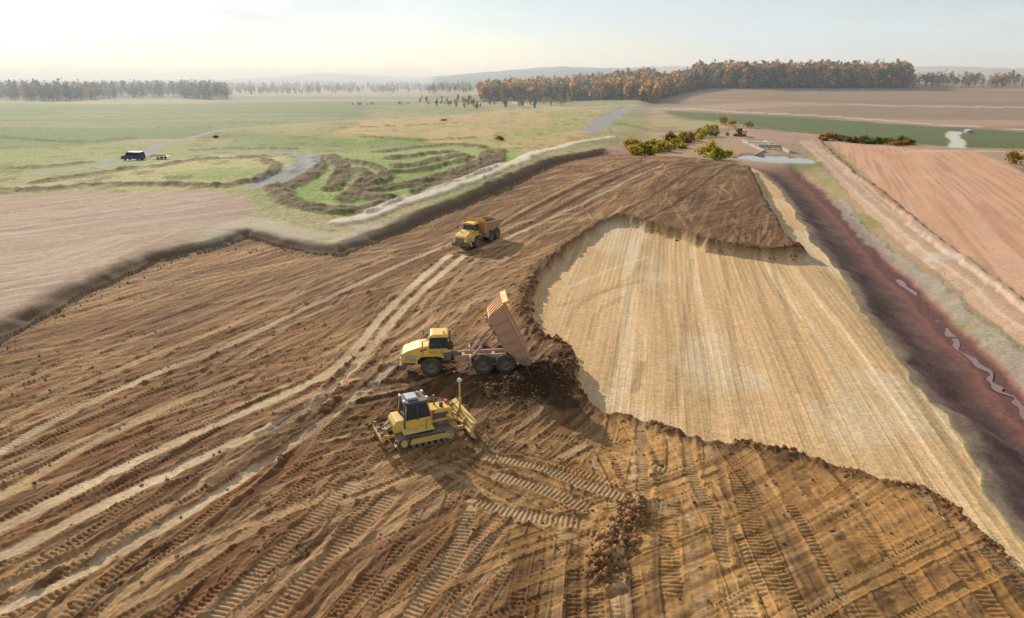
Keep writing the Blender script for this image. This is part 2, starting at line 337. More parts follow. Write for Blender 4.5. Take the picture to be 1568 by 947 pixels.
for pts, wd, hh_ in (([(930, 342), (900, 360), (868, 384), (842, 406), (818, 432), (808, 455), (812, 482), (830, 512)], 1.9, .45), ([(975, 768), (962, 800), (935, 850), (930, 885)], .75, .42), ([(1060, 660), (1180, 680), (1300, 712), (1420, 748), (1530, 825)], .9, .28), ([(905, 608), (1000, 640), (1060, 658)], .9, .25), ([(980, 350), (1080, 378), (1180, 392), (1225, 384)], 1.9, .45)):
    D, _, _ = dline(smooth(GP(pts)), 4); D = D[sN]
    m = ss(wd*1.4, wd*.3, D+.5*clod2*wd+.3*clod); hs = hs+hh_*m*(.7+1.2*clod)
    mm = (m*.85*ss(-.5, .2, clod2+clod))[..., None]; cs = cs*(1-mm)+dark*1.25*mm  # dark soil tint on the ridges; along the tan bank it paints in shade
ib = inBrown[sN]*inPlat[sN]
Hh[sN] += hs*ib+.6*ib*ss(1.2, -1.2, sd(GP([(925, 342), (1010, 270), (1040, 244), (1130, 254), (1150, 258), (1185, 330), (1234, 388), (1180, 392), (1080, 376), (1000, 351)]), 4)[sN])
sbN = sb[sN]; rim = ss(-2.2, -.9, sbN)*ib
tanc = np.zeros((K, nc, 3), np.float32)+C(.58, .375, .185)
a = R(12.2); s = x*math.sin(a)+y*math.cos(a); t = x*math.cos(a)-y*math.sin(a)+1.0*vn(x/30, y/30, 130)
b1 = vn(s/90, t/1.5, 131); b2 = vn(s/55, t/.55, 132); b3 = vn(s/30, t/.2, 133)
tanc *= (1+.12*b1+.10*b2+.06*b3+.08*n1[sN]+.05*clod)[..., None]
mm = (ss(.15, .6, b2)*.6)[..., None]; tanc = tanc*(1-mm)+C(.37, .245, .115)*mm
mm = (ss(.25, .6, b3)*.3)[..., None]; tanc = tanc*(1-mm)+C(.40, .275, .135)*mm
mm = (ss(.25, .7, b1)*.5)[..., None]; tanc = tanc*(1-mm)+C(.65, .50, .31)*mm
mm = (ss(.15, .4, fbm(x/9, y/16, 135, 3)))[..., None]*.4; tanc = tanc*(1-mm)+C(.61, .50, .35)*mm
s, t, p, lad, stk, rn, ed = fam(12.2, 1.0, .62, 270, -.3, 40)
tanc *= (1+.24*(lad-.5)*lf*p+.18*(rn-.5)*p)[..., None]
ht = .02*b2+.012*b3+p*(.035*lad*lf-.02)+ed*.03+.012*clod
for pts, la in (([(870, 500), (885, 470), (925, 448), (985, 430)], -.5), ([(905, 520), (915, 480), (955, 455)], -.35), ([(985, 555), (978, 580), (972, 600)], -.6), ([(1180, 400), (1215, 500), (1270, 640)], -.45), ([(1290, 430), (1380, 560), (1480, 720)], -.5), ([(1150, 395), (1175, 480), (1225, 600)], -.45), ([(870, 440), (930, 415), (990, 395)], .4), ([(850, 470), (900, 455), (960, 430), (990, 400)], -.3),
                ([(1255, 400), (1330, 500), (1440, 660), (1520, 790)], -.5), ([(1060, 400), (1050, 500), (1035, 620)], -.4), ([(985, 380), (965, 450), (940, 560), (930, 600)], -.35), ([(1110, 400), (1120, 500), (1140, 650)], -.35)):
    D, S, _ = dline(smooth(GP(pts, -1.1)), 2, warp=False); D = D[sN]
    m = ss(.55, .2, D+.15*clod)*abs(la); tanc = tanc*(1-m[..., None])+(C(.30, .20, .10) if la < 0 else C(.64, .52, .38))*m[..., None]; ht = ht-.06*m
it = (1-inBrown[sN])*inPlat[sN]
Hh[sN] += ht*it
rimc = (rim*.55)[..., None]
cs = cs*(1-rimc)+dark*1.3*rimc  # brown rim darkened in colour, adding to the shade painted on the tan bank
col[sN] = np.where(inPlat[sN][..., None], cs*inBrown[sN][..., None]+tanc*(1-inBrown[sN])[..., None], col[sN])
kind = np.where(inPlat, 0, kind)
out = ~inPlat
Hh += np.where(out, .08*n2+.04*n0*ss(200, 80, r2)+heathH*(.6+.8*n2)+.25*n1*ss(20, 120, r2), 0)
Hh += ss(1600, 2500, r2)*5*fbm(X/60, Y/120, 160, 3)
# pond bowl
pc = G(1188, 245, -1.6); dp = np.hypot((X-pc[0])/12, (Y-pc[1])/15)
bowl = ss(1.12, .85, dp+.35*fbm(X/7, Y/9, 170, 3))
Hh = np.where(~inPlat, Hh*(1-bowl)+(-2.2)*bowl, Hh)
col = np.clip(col*(1+.10*n0[..., None]*ss(200, 60, r2)[..., None]), .01, .9)

def gh(px_, py_):
    px_ = np.asarray(px_, float); py_ = np.asarray(py_, float)
    r = np.hypot(px_, py_); a = np.degrees(np.arctan2(px_, py_))
    i = np.clip(np.interp(r, RR, np.arange(nr)), 0, nr-1.001); j = np.clip(np.interp(a, AZ, np.arange(nc)), 0, nc-1.001)
    i0 = i.astype(int); j0 = j.astype(int); fi = i-i0; fj = j-j0
    return (Hh[i0, j0]*(1-fi)*(1-fj)+Hh[i0+1, j0]*fi*(1-fj)+Hh[i0, j0+1]*(1-fi)*fj+Hh[i0+1, j0+1]*fi*fj)

def np_mesh(name, V, F, mat, smooth_=False, cols=None, extra=None):
    me = bpy.data.meshes.new(name); n = F.shape[1]
    me.vertices.add(len(V)); me.vertices.foreach_set("co", np.ascontiguousarray(V, np.float32).ravel())
    me.loops.add(F.size); me.loops.foreach_set("vertex_index", np.ascontiguousarray(F, np.int32).ravel())
    me.polygons.add(len(F)); me.polygons.foreach_set("loop_start", np.arange(0, F.size, n, dtype=np.int32)); me.polygons.foreach_set("loop_total", np.full(len(F), n, np.int32))
    if smooth_: me.polygons.foreach_set("use_smooth", np.ones(len(F), bool))
    me.update(calc_edges=True)
    if cols is not None:
        at = me.attributes.new("Col", 'FLOAT_COLOR', 'POINT'); c = np.ones((len(V), 4), np.float32); c[:, :3] = cols; at.data.foreach_set("color", c.ravel())
    if extra is not None:
        at = me.attributes.new("kind", 'FLOAT', 'POINT'); at.data.foreach_set("value", np.ascontiguousarray(extra, np.float32).ravel())
    if mat: me.materials.append(mat)
    ob = bpy.data.objects.new(name, me); scene.collection.objects.link(ob); return ob

# ------------------------------------------------------------------ materials
def newmat(name):
    m = bpy.data.materials.new(name); m.use_nodes = True; nt = m.node_tree; nt.nodes.clear()
    o = nt.nodes.new('ShaderNodeOutputMaterial'); b = nt.nodes.new('ShaderNodeBsdfPrincipled'); nt.links.new(b.outputs[0], o.inputs[0]); return m, nt, b, o
def noise_node(nt, scale, detail=6, rough=.6, vec=None):
    n = nt.nodes.new('ShaderNodeTexNoise'); n.inputs['Scale'].default_value = scale; n.inputs['Detail'].default_value = detail; n.inputs['Roughness'].default_value = rough
    if vec: nt.links.new(vec, n.inputs['Vector'])
    return n
def rampf(nt, src, a, b, lo, hi):
    m = nt.nodes.new('ShaderNodeMapRange'); nt.links.new(src, m.inputs[0]); m.inputs[1].default_value = a; m.inputs[2].default_value = b; m.inputs[3].default_value = lo; m.inputs[4].default_value = hi; return m.outputs[0]
def mathn(nt, op, a, b):
    m = nt.nodes.new('ShaderNodeMath'); m.operation = op
    for i, v in enumerate((a, b)):
        if isinstance(v, (int, float)): m.inputs[i].default_value = v
        else: nt.links.new(v, m.inputs[i])
    return m.outputs[0]
gm, nt, bs, o = newmat("ground_soil_and_grass")
at = nt.nodes.new('ShaderNodeAttribute'); at.attribute_name = "Col"; ak = nt.nodes.new('ShaderNodeAttribute'); ak.attribute_name = "kind"
tc = nt.nodes.new('ShaderNodeTexCoord')
na = noise_node(nt, 3.0, 5, .65, tc.outputs['Object']); ng = noise_node(nt, 1.1, 5, .75, tc.outputs['Object'])
fa = rampf(nt, na.outputs[0], .3, .7, .76, 1.24); fg = rampf(nt, ng.outputs[0], .35, .65, .6, 1.4)
mixg = nt.nodes.new('ShaderNodeMix'); nt.links.new(ak.outputs['Fac'], mixg.inputs[0]); mixg.inputs[2].default_value = 1.0; nt.links.new(fg, mixg.inputs[3])
f = mathn(nt, 'MULTIPLY', fa, mixg.outputs[0])
vm = nt.nodes.new('ShaderNodeVectorMath'); vm.operation = 'SCALE'; nt.links.new(at.outputs['Color'], vm.inputs[0]); nt.links.new(f, vm.inputs['Scale'])
nt.links.new(vm.outputs[0], bs.inputs['Base Color']); bs.inputs['Roughness'].default_value = .92; bs.inputs['Specular IOR Level'].default_value = .15
bu = nt.nodes.new('ShaderNodeBump'); bu.inputs['Strength'].default_value = .8; bu.inputs['Distance'].default_value = .08; nt.links.new(na.outputs[0], bu.inputs['Height'])
nt.links.new(bu.outputs[0], bs.inputs['Normal'])
idx = np.arange(nr*nc).reshape(nr, nc); idn = np.roll(idx, -1, axis=1)
F = np.stack([idx[:-1], idn[:-1], idn[1:], idx[1:]], -1).reshape(-1, 4)[:, ::-1]
V = np.stack([X, Y, Hh], -1).reshape(-1, 3)
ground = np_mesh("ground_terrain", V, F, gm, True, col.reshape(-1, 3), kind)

def paint(name, c, rough=.45, metal=0, dust=(.33, .22, .13), amt=.35, coat=0):
    m, nt, b, o = newmat(name); tc = nt.nodes.new('ShaderNodeTexCoord')
    n = noise_node(nt, 1.6, 8, .65, tc.outputs['Object']); sx = nt.nodes.new('ShaderNodeSeparateXYZ'); nt.links.new(tc.outputs['Object'], sx.inputs[0])
    low = rampf(nt, sx.outputs[2], .4, 2.6, .45, 0.0)
    fn = rampf(nt, n.outputs[0], .38, .68, 0, amt); fac = mathn(nt, 'ADD', fn, mathn(nt, 'MULTIPLY', low, amt*1.6))
    cl = nt.nodes.new('ShaderNodeClamp'); nt.links.new(fac, cl.inputs[0])
    mx = nt.nodes.new('ShaderNodeMix'); mx.data_type = 'RGBA'; nt.links.new(cl.outputs[0], mx.inputs[0]); mx.inputs[6].default_value = (*c, 1); mx.inputs[7].default_value = (*dust, 1)
    nt.links.new(mx.outputs[2], b.inputs['Base Color']); b.inputs['Metallic'].default_value = metal
    rg = rampf(nt, n.outputs[0], .3, .7, rough, min(rough+.3, 1)); nt.links.new(rg, b.inputs['Roughness']); return m
YEL = paint("yellow_paint", (.82, .50, .07), .4, amt=.25); YELW = paint("faded_yellow_paint", (.76, .50, .12), .5, amt=.3); GREY = paint("dark_grey_paint", (.06, .06, .065), .5, amt=.4)
BLK = paint("black_rubber", (.022, .021, .02), .85, amt=.25); STL = paint("worn_steel", (.25, .23, .21), .45, .5, amt=.5); GLS = paint("tinted_glass", (.02, .035, .05), .08, 0, amt=.05)
PNK = paint("dusty_orange_paint", (.55, .30, .18), .65, dust=(.50, .34, .24), amt=.8); ORG = paint("orange_paint", (.80, .36, .05), .5, amt=.3); WHT = paint("white_plastic", (.75, .75, .73), .4, amt=.15)
LGR = paint("light_grey_paint", (.45, .45, .43), .5, amt=.3); BLU = paint("dark_blue_paint", (.02, .05, .13), .3, amt=.12); RED = paint("red_paint", (.55, .04, .03), .4, amt=.2); SOIL = paint("moist_soil", (.14, .075, .038), .95, dust=(.24, .14, .07), amt=.6)
CON = paint("concrete", (.42, .40, .37), .85, amt=.3)

class Kit:
    def __init__(s, name, loc, rotz, scale=1):
        s.e = bpy.data.objects.new(name, None); scene.collection.objects.link(s.e); s.e.location = loc; s.e.rotation_euler = (0, 0, rotz); s.e.scale = (scale,)*3; s.M = Matrix.Identity(4)
        s.e.empty_display_size = .5
    def add(s, name, vs, fs, mat, bevel=0, smooth_=False):
        me = bpy.data.meshes.new(name); me.from_pydata([tuple(s.M @ Vector(v)) for v in vs], [], fs); me.materials.append(mat)
        ob = bpy.data.objects.new(name, me); scene.collection.objects.link(ob); ob.parent = s.e
        if smooth_:
            for p in me.polygons: p.use_smooth = len(p.vertices) == 4
        if bevel:
            b = ob.modifiers.new("bevel", 'BEVEL'); b.width = bevel; b.segments = 2; b.limit_method = 'ANGLE'
        return ob
    def prism(s, name, prof, y0_, y1_, mat, bevel=.03, tap=None):
        n = len(prof); vs = []
        for k, yy in enumerate((y0_, y1_)):
            for (px_, pz_) in prof:
                ty = yy*(tap(px_, pz_) if tap else 1); vs.append((px_, ty, pz_))
        fs = [list(range(n))[::-1], list(range(n, 2*n))]+[[i, (i+1) % n, n+(i+1) % n, n+i] for i in range(n)]
        return s.add(name, vs, fs, mat, bevel)
    def box(s, name, x_, y_, z_, mat, bevel=.025): return s.prism(name, [(x_[0], z_[0]), (x_[1], z_[0]), (x_[1], z_[1]), (x_[0], z_[1])], y_[0], y_[1], mat, bevel)
    def cyl(s, name, p0, p1, r, mat, seg=14, r1=None):
        p0 = Vector(p0); p1 = Vector(p1); ax = (p1-p0).normalized(); up = Vector((0, 0, 1)) if abs(ax.z) < .9 else Vector((1, 0, 0)); a = ax.cross(up).normalized(); b = ax.cross(a); r1 = r if r1 is None else r1
        vs = [tuple(p0+(a*math.cos(t)+b*math.sin(t))*r) for t in [2*math.pi*i/seg for i in range(seg)]]+[tuple(p1+(a*math.cos(t)+b*math.sin(t))*r1) for t in [2*math.pi*i/seg for i in range(seg)]]
        fs = [list(range(seg))[::-1], list(range(seg, 2*seg))]+[[i, (i+1) % seg, seg+(i+1) % seg, seg+i] for i in range(seg)]
        return s.add(name, vs, fs, mat, 0, True)
    def wheel(s, name, cx_, cy_, cz_, r, w, rim=None):
        seg = 44; side = 1 if cy_ > 0 else -1
        prof = [(-.5, .55), (-.5, .80), (-.42, .94), (-.25, 1.0), (0, 1.01), (.25, 1.0), (.42, .94), (.5, .80), (.5, .55)]
        vs = []; fs = []
        for i in range(seg):
            t = 2*math.pi*i/seg
            for j, (a_, b_) in enumerate(prof):
                lug = .955 if ((i+(1 if j > 4 else 0)) % 2 and 2 <= j <= 6) else 1.0
                vs.append((cx_+r*b_*lug*math.cos(t), cy_+a_*w, cz_+r*b_*lug*math.sin(t)))
        n = len(prof)
        for i in range(seg):
            for j in range(n-1): fs.append([i*n+j, ((i+1) % seg)*n+j, ((i+1) % seg)*n+j+1, i*n+j+1])
        s.add(name+"_tyre", vs, fs, BLK)
        rp = [(.44, .56), (.46, .52), (.30, .46), (.28, .25), (.40, .22), (.42, .10), (.42, 0.001)]; vs = []; fs = []; n = len(rp)
        for i in range(24):
            t = 2*math.pi*i/24
            for (a_, b_) in rp: vs.append((cx_+r*b_*math.cos(t), cy_+side*a_*w, cz_+r*b_*math.sin(t)))
        for i in range(24):
            for j in range(n-1): fs.append([i*n+j, i*n+j+1, ((i+1) % 24)*n+j+1, ((i+1) % 24)*n+j])
        s.add(name+"_rim", vs, fs, rim or GREY, 0, True)
    def rail(s, name, pts, r, mat):
        for i in range(len(pts)-1): s.cyl(f"{name}_{i+1}", pts[i], pts[i+1], r, mat, 8)

def dump_truck(loc, rotz, tilt, load):
    k = Kit("articulated_dump_truck", loc, rotz)
    r = .90
    for nme, ax_ in (("front", 2.45), ("middle", -1.95), ("rear", -3.85)):
        for sd_, cy_ in (("left", 1.22), ("right", -1.22)): k.wheel(f"{nme}_{sd_}_wheel", ax_, cy_, r, r, .66)
        k.cyl(nme+"_axle", (ax_, -1.2, r), (ax_, 1.2, r), .2, GREY); k.cyl(nme+"_differential", (ax_-.3, 0, r), (ax_+.3, 0, r), .36, GREY)
    k.box("front_chassis", (.9, 4.5), (-.5, .5), (.75, 1.25), GREY)
    hood = [(4.95, 1.12), (5.02, 1.55), (4.86, 1.98), (4.45, 2.2), (3.4, 2.52), (2.55, 2.62), (2.55, 1.75), (3.35, 1.75), (3.75, 1.12)]
    k.prism("hood", hood, -1.12, 1.12, YEL, .07, lambda a_, b_: (1 if a_ < 4 else .92)*(1 if b_ < 2 else .88))
    k.box("grille", (4.9, 5.04), (-.7, .7), (1.25, 1.8), GREY, .02)
    for i in range(4): k.box(f"grille_bar_{i+1}", (5.035, 5.07), (-.62, .62), (1.32+i*.12, 1.36+i*.12), LGR, .005)
    k.box("front_bumper", (4.55, 5.12), (-1.35, 1.35), (.62, 1.10), GREY, .06)
    for sg_ in (-1, 1):
        k.box("headlight_"+("l" if sg_ > 0 else "r"), (4.96, 5.06), (sg_*.74 if sg_ > 0 else sg_*1.0, sg_*1.0 if sg_ > 0 else sg_*.74), (1.3, 1.62), WHT, .02)
        yy = (1.0, 1.58) if sg_ > 0 else (-1.58, -1.0)
        k.prism("fender_"+("l" if sg_ > 0 else "r"), [(3.75, 1.15), (3.72, 1.65), (3.3, 2.0), (1.7, 2.0), (1.35, 1.8), (1.35, 1.68), (1.75, 1.88), (3.2, 1.88), (3.55, 1.58), (3.58, 1.15)], yy[0], yy[1], YEL, .02)
        y3 = sg_*1.135
        k.prism("hood_decal_"+("l" if sg_ > 0 else "r"), [(4.6, 1.42), (4.55, 1.85), (3.55, 1.85), (3.7, 1.42)], y3-.008, y3+.008, LGR, 0, lambda a_, b_: (1 if a_ < 4 else .95))
        k.prism("hood_vent_"+("l" if sg_ > 0 else "r"), [(3.35, 1.98), (3.3, 2.3), (2.75, 2.38), (2.75, 1.98)], sg_*1.03-.012, sg_*1.03+.012, GREY, 0)
        for i in range(3): k.box(f"step_{'l' if sg_ > 0 else 'r'}_{i}", (.95, 1.5), (yy[0]+.1, yy[1]-.05), (.65+i*.42, .71+i*.42), GREY, .01)
        ym = sg_*1.5
        k.rail("handrail_"+("l" if sg_ > 0 else "r"), [(1.5, ym, 2.0), (1.5, ym, 2.9), (2.5, ym, 2.9), (3.1, ym, 2.45), (3.1, ym, 2.0)], .022, GREY)
        k.rail("mirror_arm_"+("l" if sg_ > 0 else "r"), [(2.5, sg_*.9, 3.2), (3.1, sg_*1.45, 3.2)], .025, GREY)
        k.box("mirror_"+("l" if sg_ > 0 else "r"), (3.06, 3.14), (sg_*1.45-.13, sg_*1.45+.13), (2.75, 3.2), GREY, .02)
    k.box("cab_lower", (1.0, 2.62), (-.88, .88), (1.45, 2.3), YEL, .05)
    k.prism("cab_glass", [(1.02, 2.3), (2.66, 2.3), (2.42, 3.32), (1.06, 3.32)], -.85, .85, GLS, .03, lambda a_, b_: 1 if b_ < 3 else .92)
    for sg_ in (-1, 1):
        for i, (xa, xb) in enumerate(((2.66, 2.42), (1.75, 1.72), (1.03, 1.06))):
            k.cyl(f"pillar_{'l' if sg_ > 0 else 'r'}_{i}", (xa, sg_*.86, 2.28), (xb, sg_*.79, 3.34), .055 if i != 1 else .035, GREY, 8)
    k.prism("cab_roof", [(.92, 3.32), (2.6, 3.30), (2.62, 3.42), (2.3, 3.56), (1.05, 3.56), (.92, 3.46)], -.92, .92, YEL, .05, lambda a_, b_: 1 if b_ < 3.45 else .88)
    k.cyl("beacon", (1.3, .5, 3.56), (1.3, .5, 3.76), .08, ORG); k.box("roof_light_bar", (2.5, 2.6), (-.7, .7), (3.43, 3.53), GREY)
    k.cyl("exhaust_stack", (.85, -1.0, 1.6), (.85, -1.0, 3.3), .11, STL); k.box("air_cleaner", (.55, 1.0), (-1.35, -.75), (1.5, 2.3), GREY, .05)
    k.box("fuel_tank", (.75, 1.35), (.7, 1.4), (1.45, 1.95), GREY, .06)
    k.cyl("articulation_hitch", (.5, 0, .7), (.5, 0, 1.6), .34, GREY); k.cyl("steer_ram_l", (1.2, .55, 1.0), (-.3, .55, 1.0), .08, STL); k.cyl("steer_ram_r", (1.2, -.55, 1.0), (-.3, -.55, 1.0), .08, STL)
    for sg_ in (-1, 1):
        y_ = sg_*.52
        k.prism("frame_rail_"+("l" if sg_ > 0 else "r"), [(.5, .95), (.5, 1.4), (-.4, 1.55), (-4.6, 1.55), (-4.75, 1.3), (-4.3, 1.05), (-.6, .95)], y_-.11, y_+.11, PNK, .03)
        k.prism("bogie_beam_"+("l" if sg_ > 0 else "r"), [(-1.7, .75), (-1.7, 1.05), (-2.7, 1.25), (-3.2, 1.25), (-4.1, 1.05), (-4.1, .75), (-2.9, .95)], sg_*.78-.09, sg_*.78+.09, GREY, .03)
        k.box("rear_mudguard_"+("l" if sg_ > 0 else "r"), (-.95, -.8), (min(sg_*.75, sg_*1.5), max(sg_*.75, sg_*1.5)), (.9, 1.7), PNK, .02)
    for i, xx in enumerate((-.3, -1.3, -2.9, -4.5)): k.box(f"crossmember_{i+1}", (xx-.13, xx+.13), (-.5, .5), (1.1, 1.45), PNK)
    piv = Vector((-4.25, 0, 1.55)); T = Matrix.Translation(piv) @ Matrix.Rotation(-R(tilt), 4, 'Y') @ Matrix.Diagonal((.89, 1, 1, 1)) @ Matrix.Translation(-piv); k.M = T
    W = 1.62; WB = 1.2; th_ = .06
    prof_top = [(.75, 3.35), (-.2, 3.22), (-3.2, 3.1), (-5.0, 2.95), (-5.95, 2.7)]
    prof_bot = [(.15, 1.75), (-.2, 1.62), (-3.2, 1.62), (-4.7, 1.75), (-5.9, 2.25)]
    for sg_ in (-1, 1):
        vs = []; n = len(prof_top)
        for off in (0, -th_):
            for (a_, b_) in prof_top: vs.append((a_, sg_*(W+off), b_))
            for (a_, b_) in prof_bot: vs.append((a_, sg_*(WB+off), b_))
        fs = []
        for i in range(n-1):
            fs.append([i, i+1, n+i+1, n+i]); fs.append([2*n+i, 3*n+i, 3*n+i+1, 2*n+i+1]); fs.append([i, 2*n+i, 2*n+i+1, i+1]); fs.append([n+i, n+i+1, 3*n+i+1, 3*n+i])
        fs += [[0, n, 3*n, 2*n], [n-1, 3*n-1, 4*n-1, 2*n-1]]
        k.add("body_side_"+("l" if sg_ > 0 else "r"), vs, fs, PNK)
        k.prism("body_top_rail_"+("l" if sg_ > 0 else "r"), [(.75, 3.30), (.75, 3.42), (-.2, 3.29), (-3.2, 3.17), (-5.0, 3.02), (-5.95, 2.77), (-5.95, 2.66), (-5.0, 2.9), (-3.2, 3.05), (-.2, 3.17)], sg_*(W+.02)-.07, sg_*(W+.02)+.07, PNK, .02)
        for i, xx in enumerate((-.6, -1.7, -2.8, -3.9)):
            k.add(f"body_rib_{'l' if sg_ > 0 else 'r'}_{i}", [(xx-.1, sg_*(WB), 1.63), (xx+.1, sg_*(WB), 1.63), (xx+.1, sg_*(WB+.12), 1.63), (xx-.1, sg_*(WB+.12), 1.63), (xx-.1, sg_*(W-.03), 3.08), (xx+.1, sg_*(W-.03), 3.08), (xx+.1, sg_*(W+.09), 3.08), (xx-.1, sg_*(W+.09), 3.08)],
                  [[0, 1, 2, 3], [4, 7, 6, 5], [0, 4, 5, 1], [1, 5, 6, 2], [2, 6, 7, 3], [3, 7, 4, 0]], PNK)
    k.prism("body_floor", prof_bot+[(a_, b_-.09) for a_, b_ in prof_bot[::-1]], -WB, WB, PNK, 0)
    for i, xx in enumerate((-.4, -1.2, -2.0, -2.8, -3.6, -4.4)): k.box(f"floor_beam_{i+1}", (xx-.09, xx+.09), (-WB+.05, WB-.05), (1.36, 1.53), PNK, .01)
    for sg_ in (-1, 1): k.box("floor_stringer_"+("l" if sg_ > 0 else "r"), (-4.5, .1), (sg_*.5-.08, sg_*.5+.08), (1.3, 1.52), PNK, .01)
    k.add("body_headboard", [(.15, -WB, 1.75), (.15, WB, 1.75), (.75, W, 3.35), (.75, -W, 3.35), (.23, -WB, 1.72), (.23, WB, 1.72), (.83, W, 3.35), (.83, -W, 3.35)], [[0, 1, 2, 3], [4, 7, 6, 5], [0, 4, 5, 1], [2, 6, 7, 3], [0, 3, 7, 4], [1, 5, 6, 2]], ORG)
    k.prism("spill_guard", [(.75, 3.33), (.80, 3.85), (.86, 3.85), (.92, 3.33)], -W*.96, W*.96, ORG, .01)
    for i, yy in enumerate((-1.2, -.6, 0, .6, 1.2)): k.prism(f"headboard_rib_{i+1}", [(.22, 1.8), (.82, 3.4), (.95, 3.4), (.33, 1.8)], yy-.06, yy+.06, PNK, .01)
    if load:
        xs = np.linspace(.5, -5.3, 22); ys = np.linspace(-1.5, 1.5, 14); vs = []; fs = []
        for i, a_ in enumerate(xs):
            for j, b_ in enumerate(ys):
                hh = 2.6+.95*max(0, 1-((a_+2.2)/3.3)**2)*max(0, 1-(b_/1.7)**2)+random.uniform(-.07, .07); vs.append((a_, b_*(.93), hh))
        for i in range(21):
            for j in range(13): fs.append([i*14+j, i*14+j+1, (i+1)*14+j+1, (i+1)*14+j])
        k.add("soil_load", vs, fs, SOIL)
    p1 = T @ Vector((-1.4, .8, 1.5)); p2 = T @ Vector((-1.4, -.8, 1.5)); k.M = Matrix.Identity(4)
    if tilt > 5:
        for nm, p in (("l", p1), ("r", p2)):
            b0 = Vector((-.8, p.y, 1.1)); mid_ = b0.lerp(p, .5); k.cyl("hoist_barrel_"+nm, b0, mid_, .14, PNK); k.cyl("hoist_rod_"+nm, mid_, p, .08, STL)
    return k
def place(front, rear, side_off, sg_):
    a_ = Vector(G(*front)); b_ = Vector(G(*rear)); d_ = (a_-b_).normalized(); nrm = Vector((-d_.y, d_.x))*sg_
    return a_, b_, d_, nrm
a_, b_, d_, nrm = place((661, 575), (770, 571), 1.2, -1)
c_ = a_ - d_*2.45 + nrm*1.2
dump_truck((c_.x, c_.y, float(np.mean(gh(np.array([a_.x, b_.x, c_.x]), np.array([a_.y, b_.y, c_.y]))))-.03), math.atan2(d_.y, d_.x), 61, False)
a_, b_, d_, nrm = place((729, 379), (757, 366), 1.2, -1)
c_ = a_ - d_*2.45 + nrm*1.2
dump_truck((c_.x, c_.y, float(np.mean(gh(np.array([a_.x, b_.x, c_.x]), np.array([a_.y, b_.y, c_.y]))))-.03), math.atan2(d_.y, d_.x), 0, True)

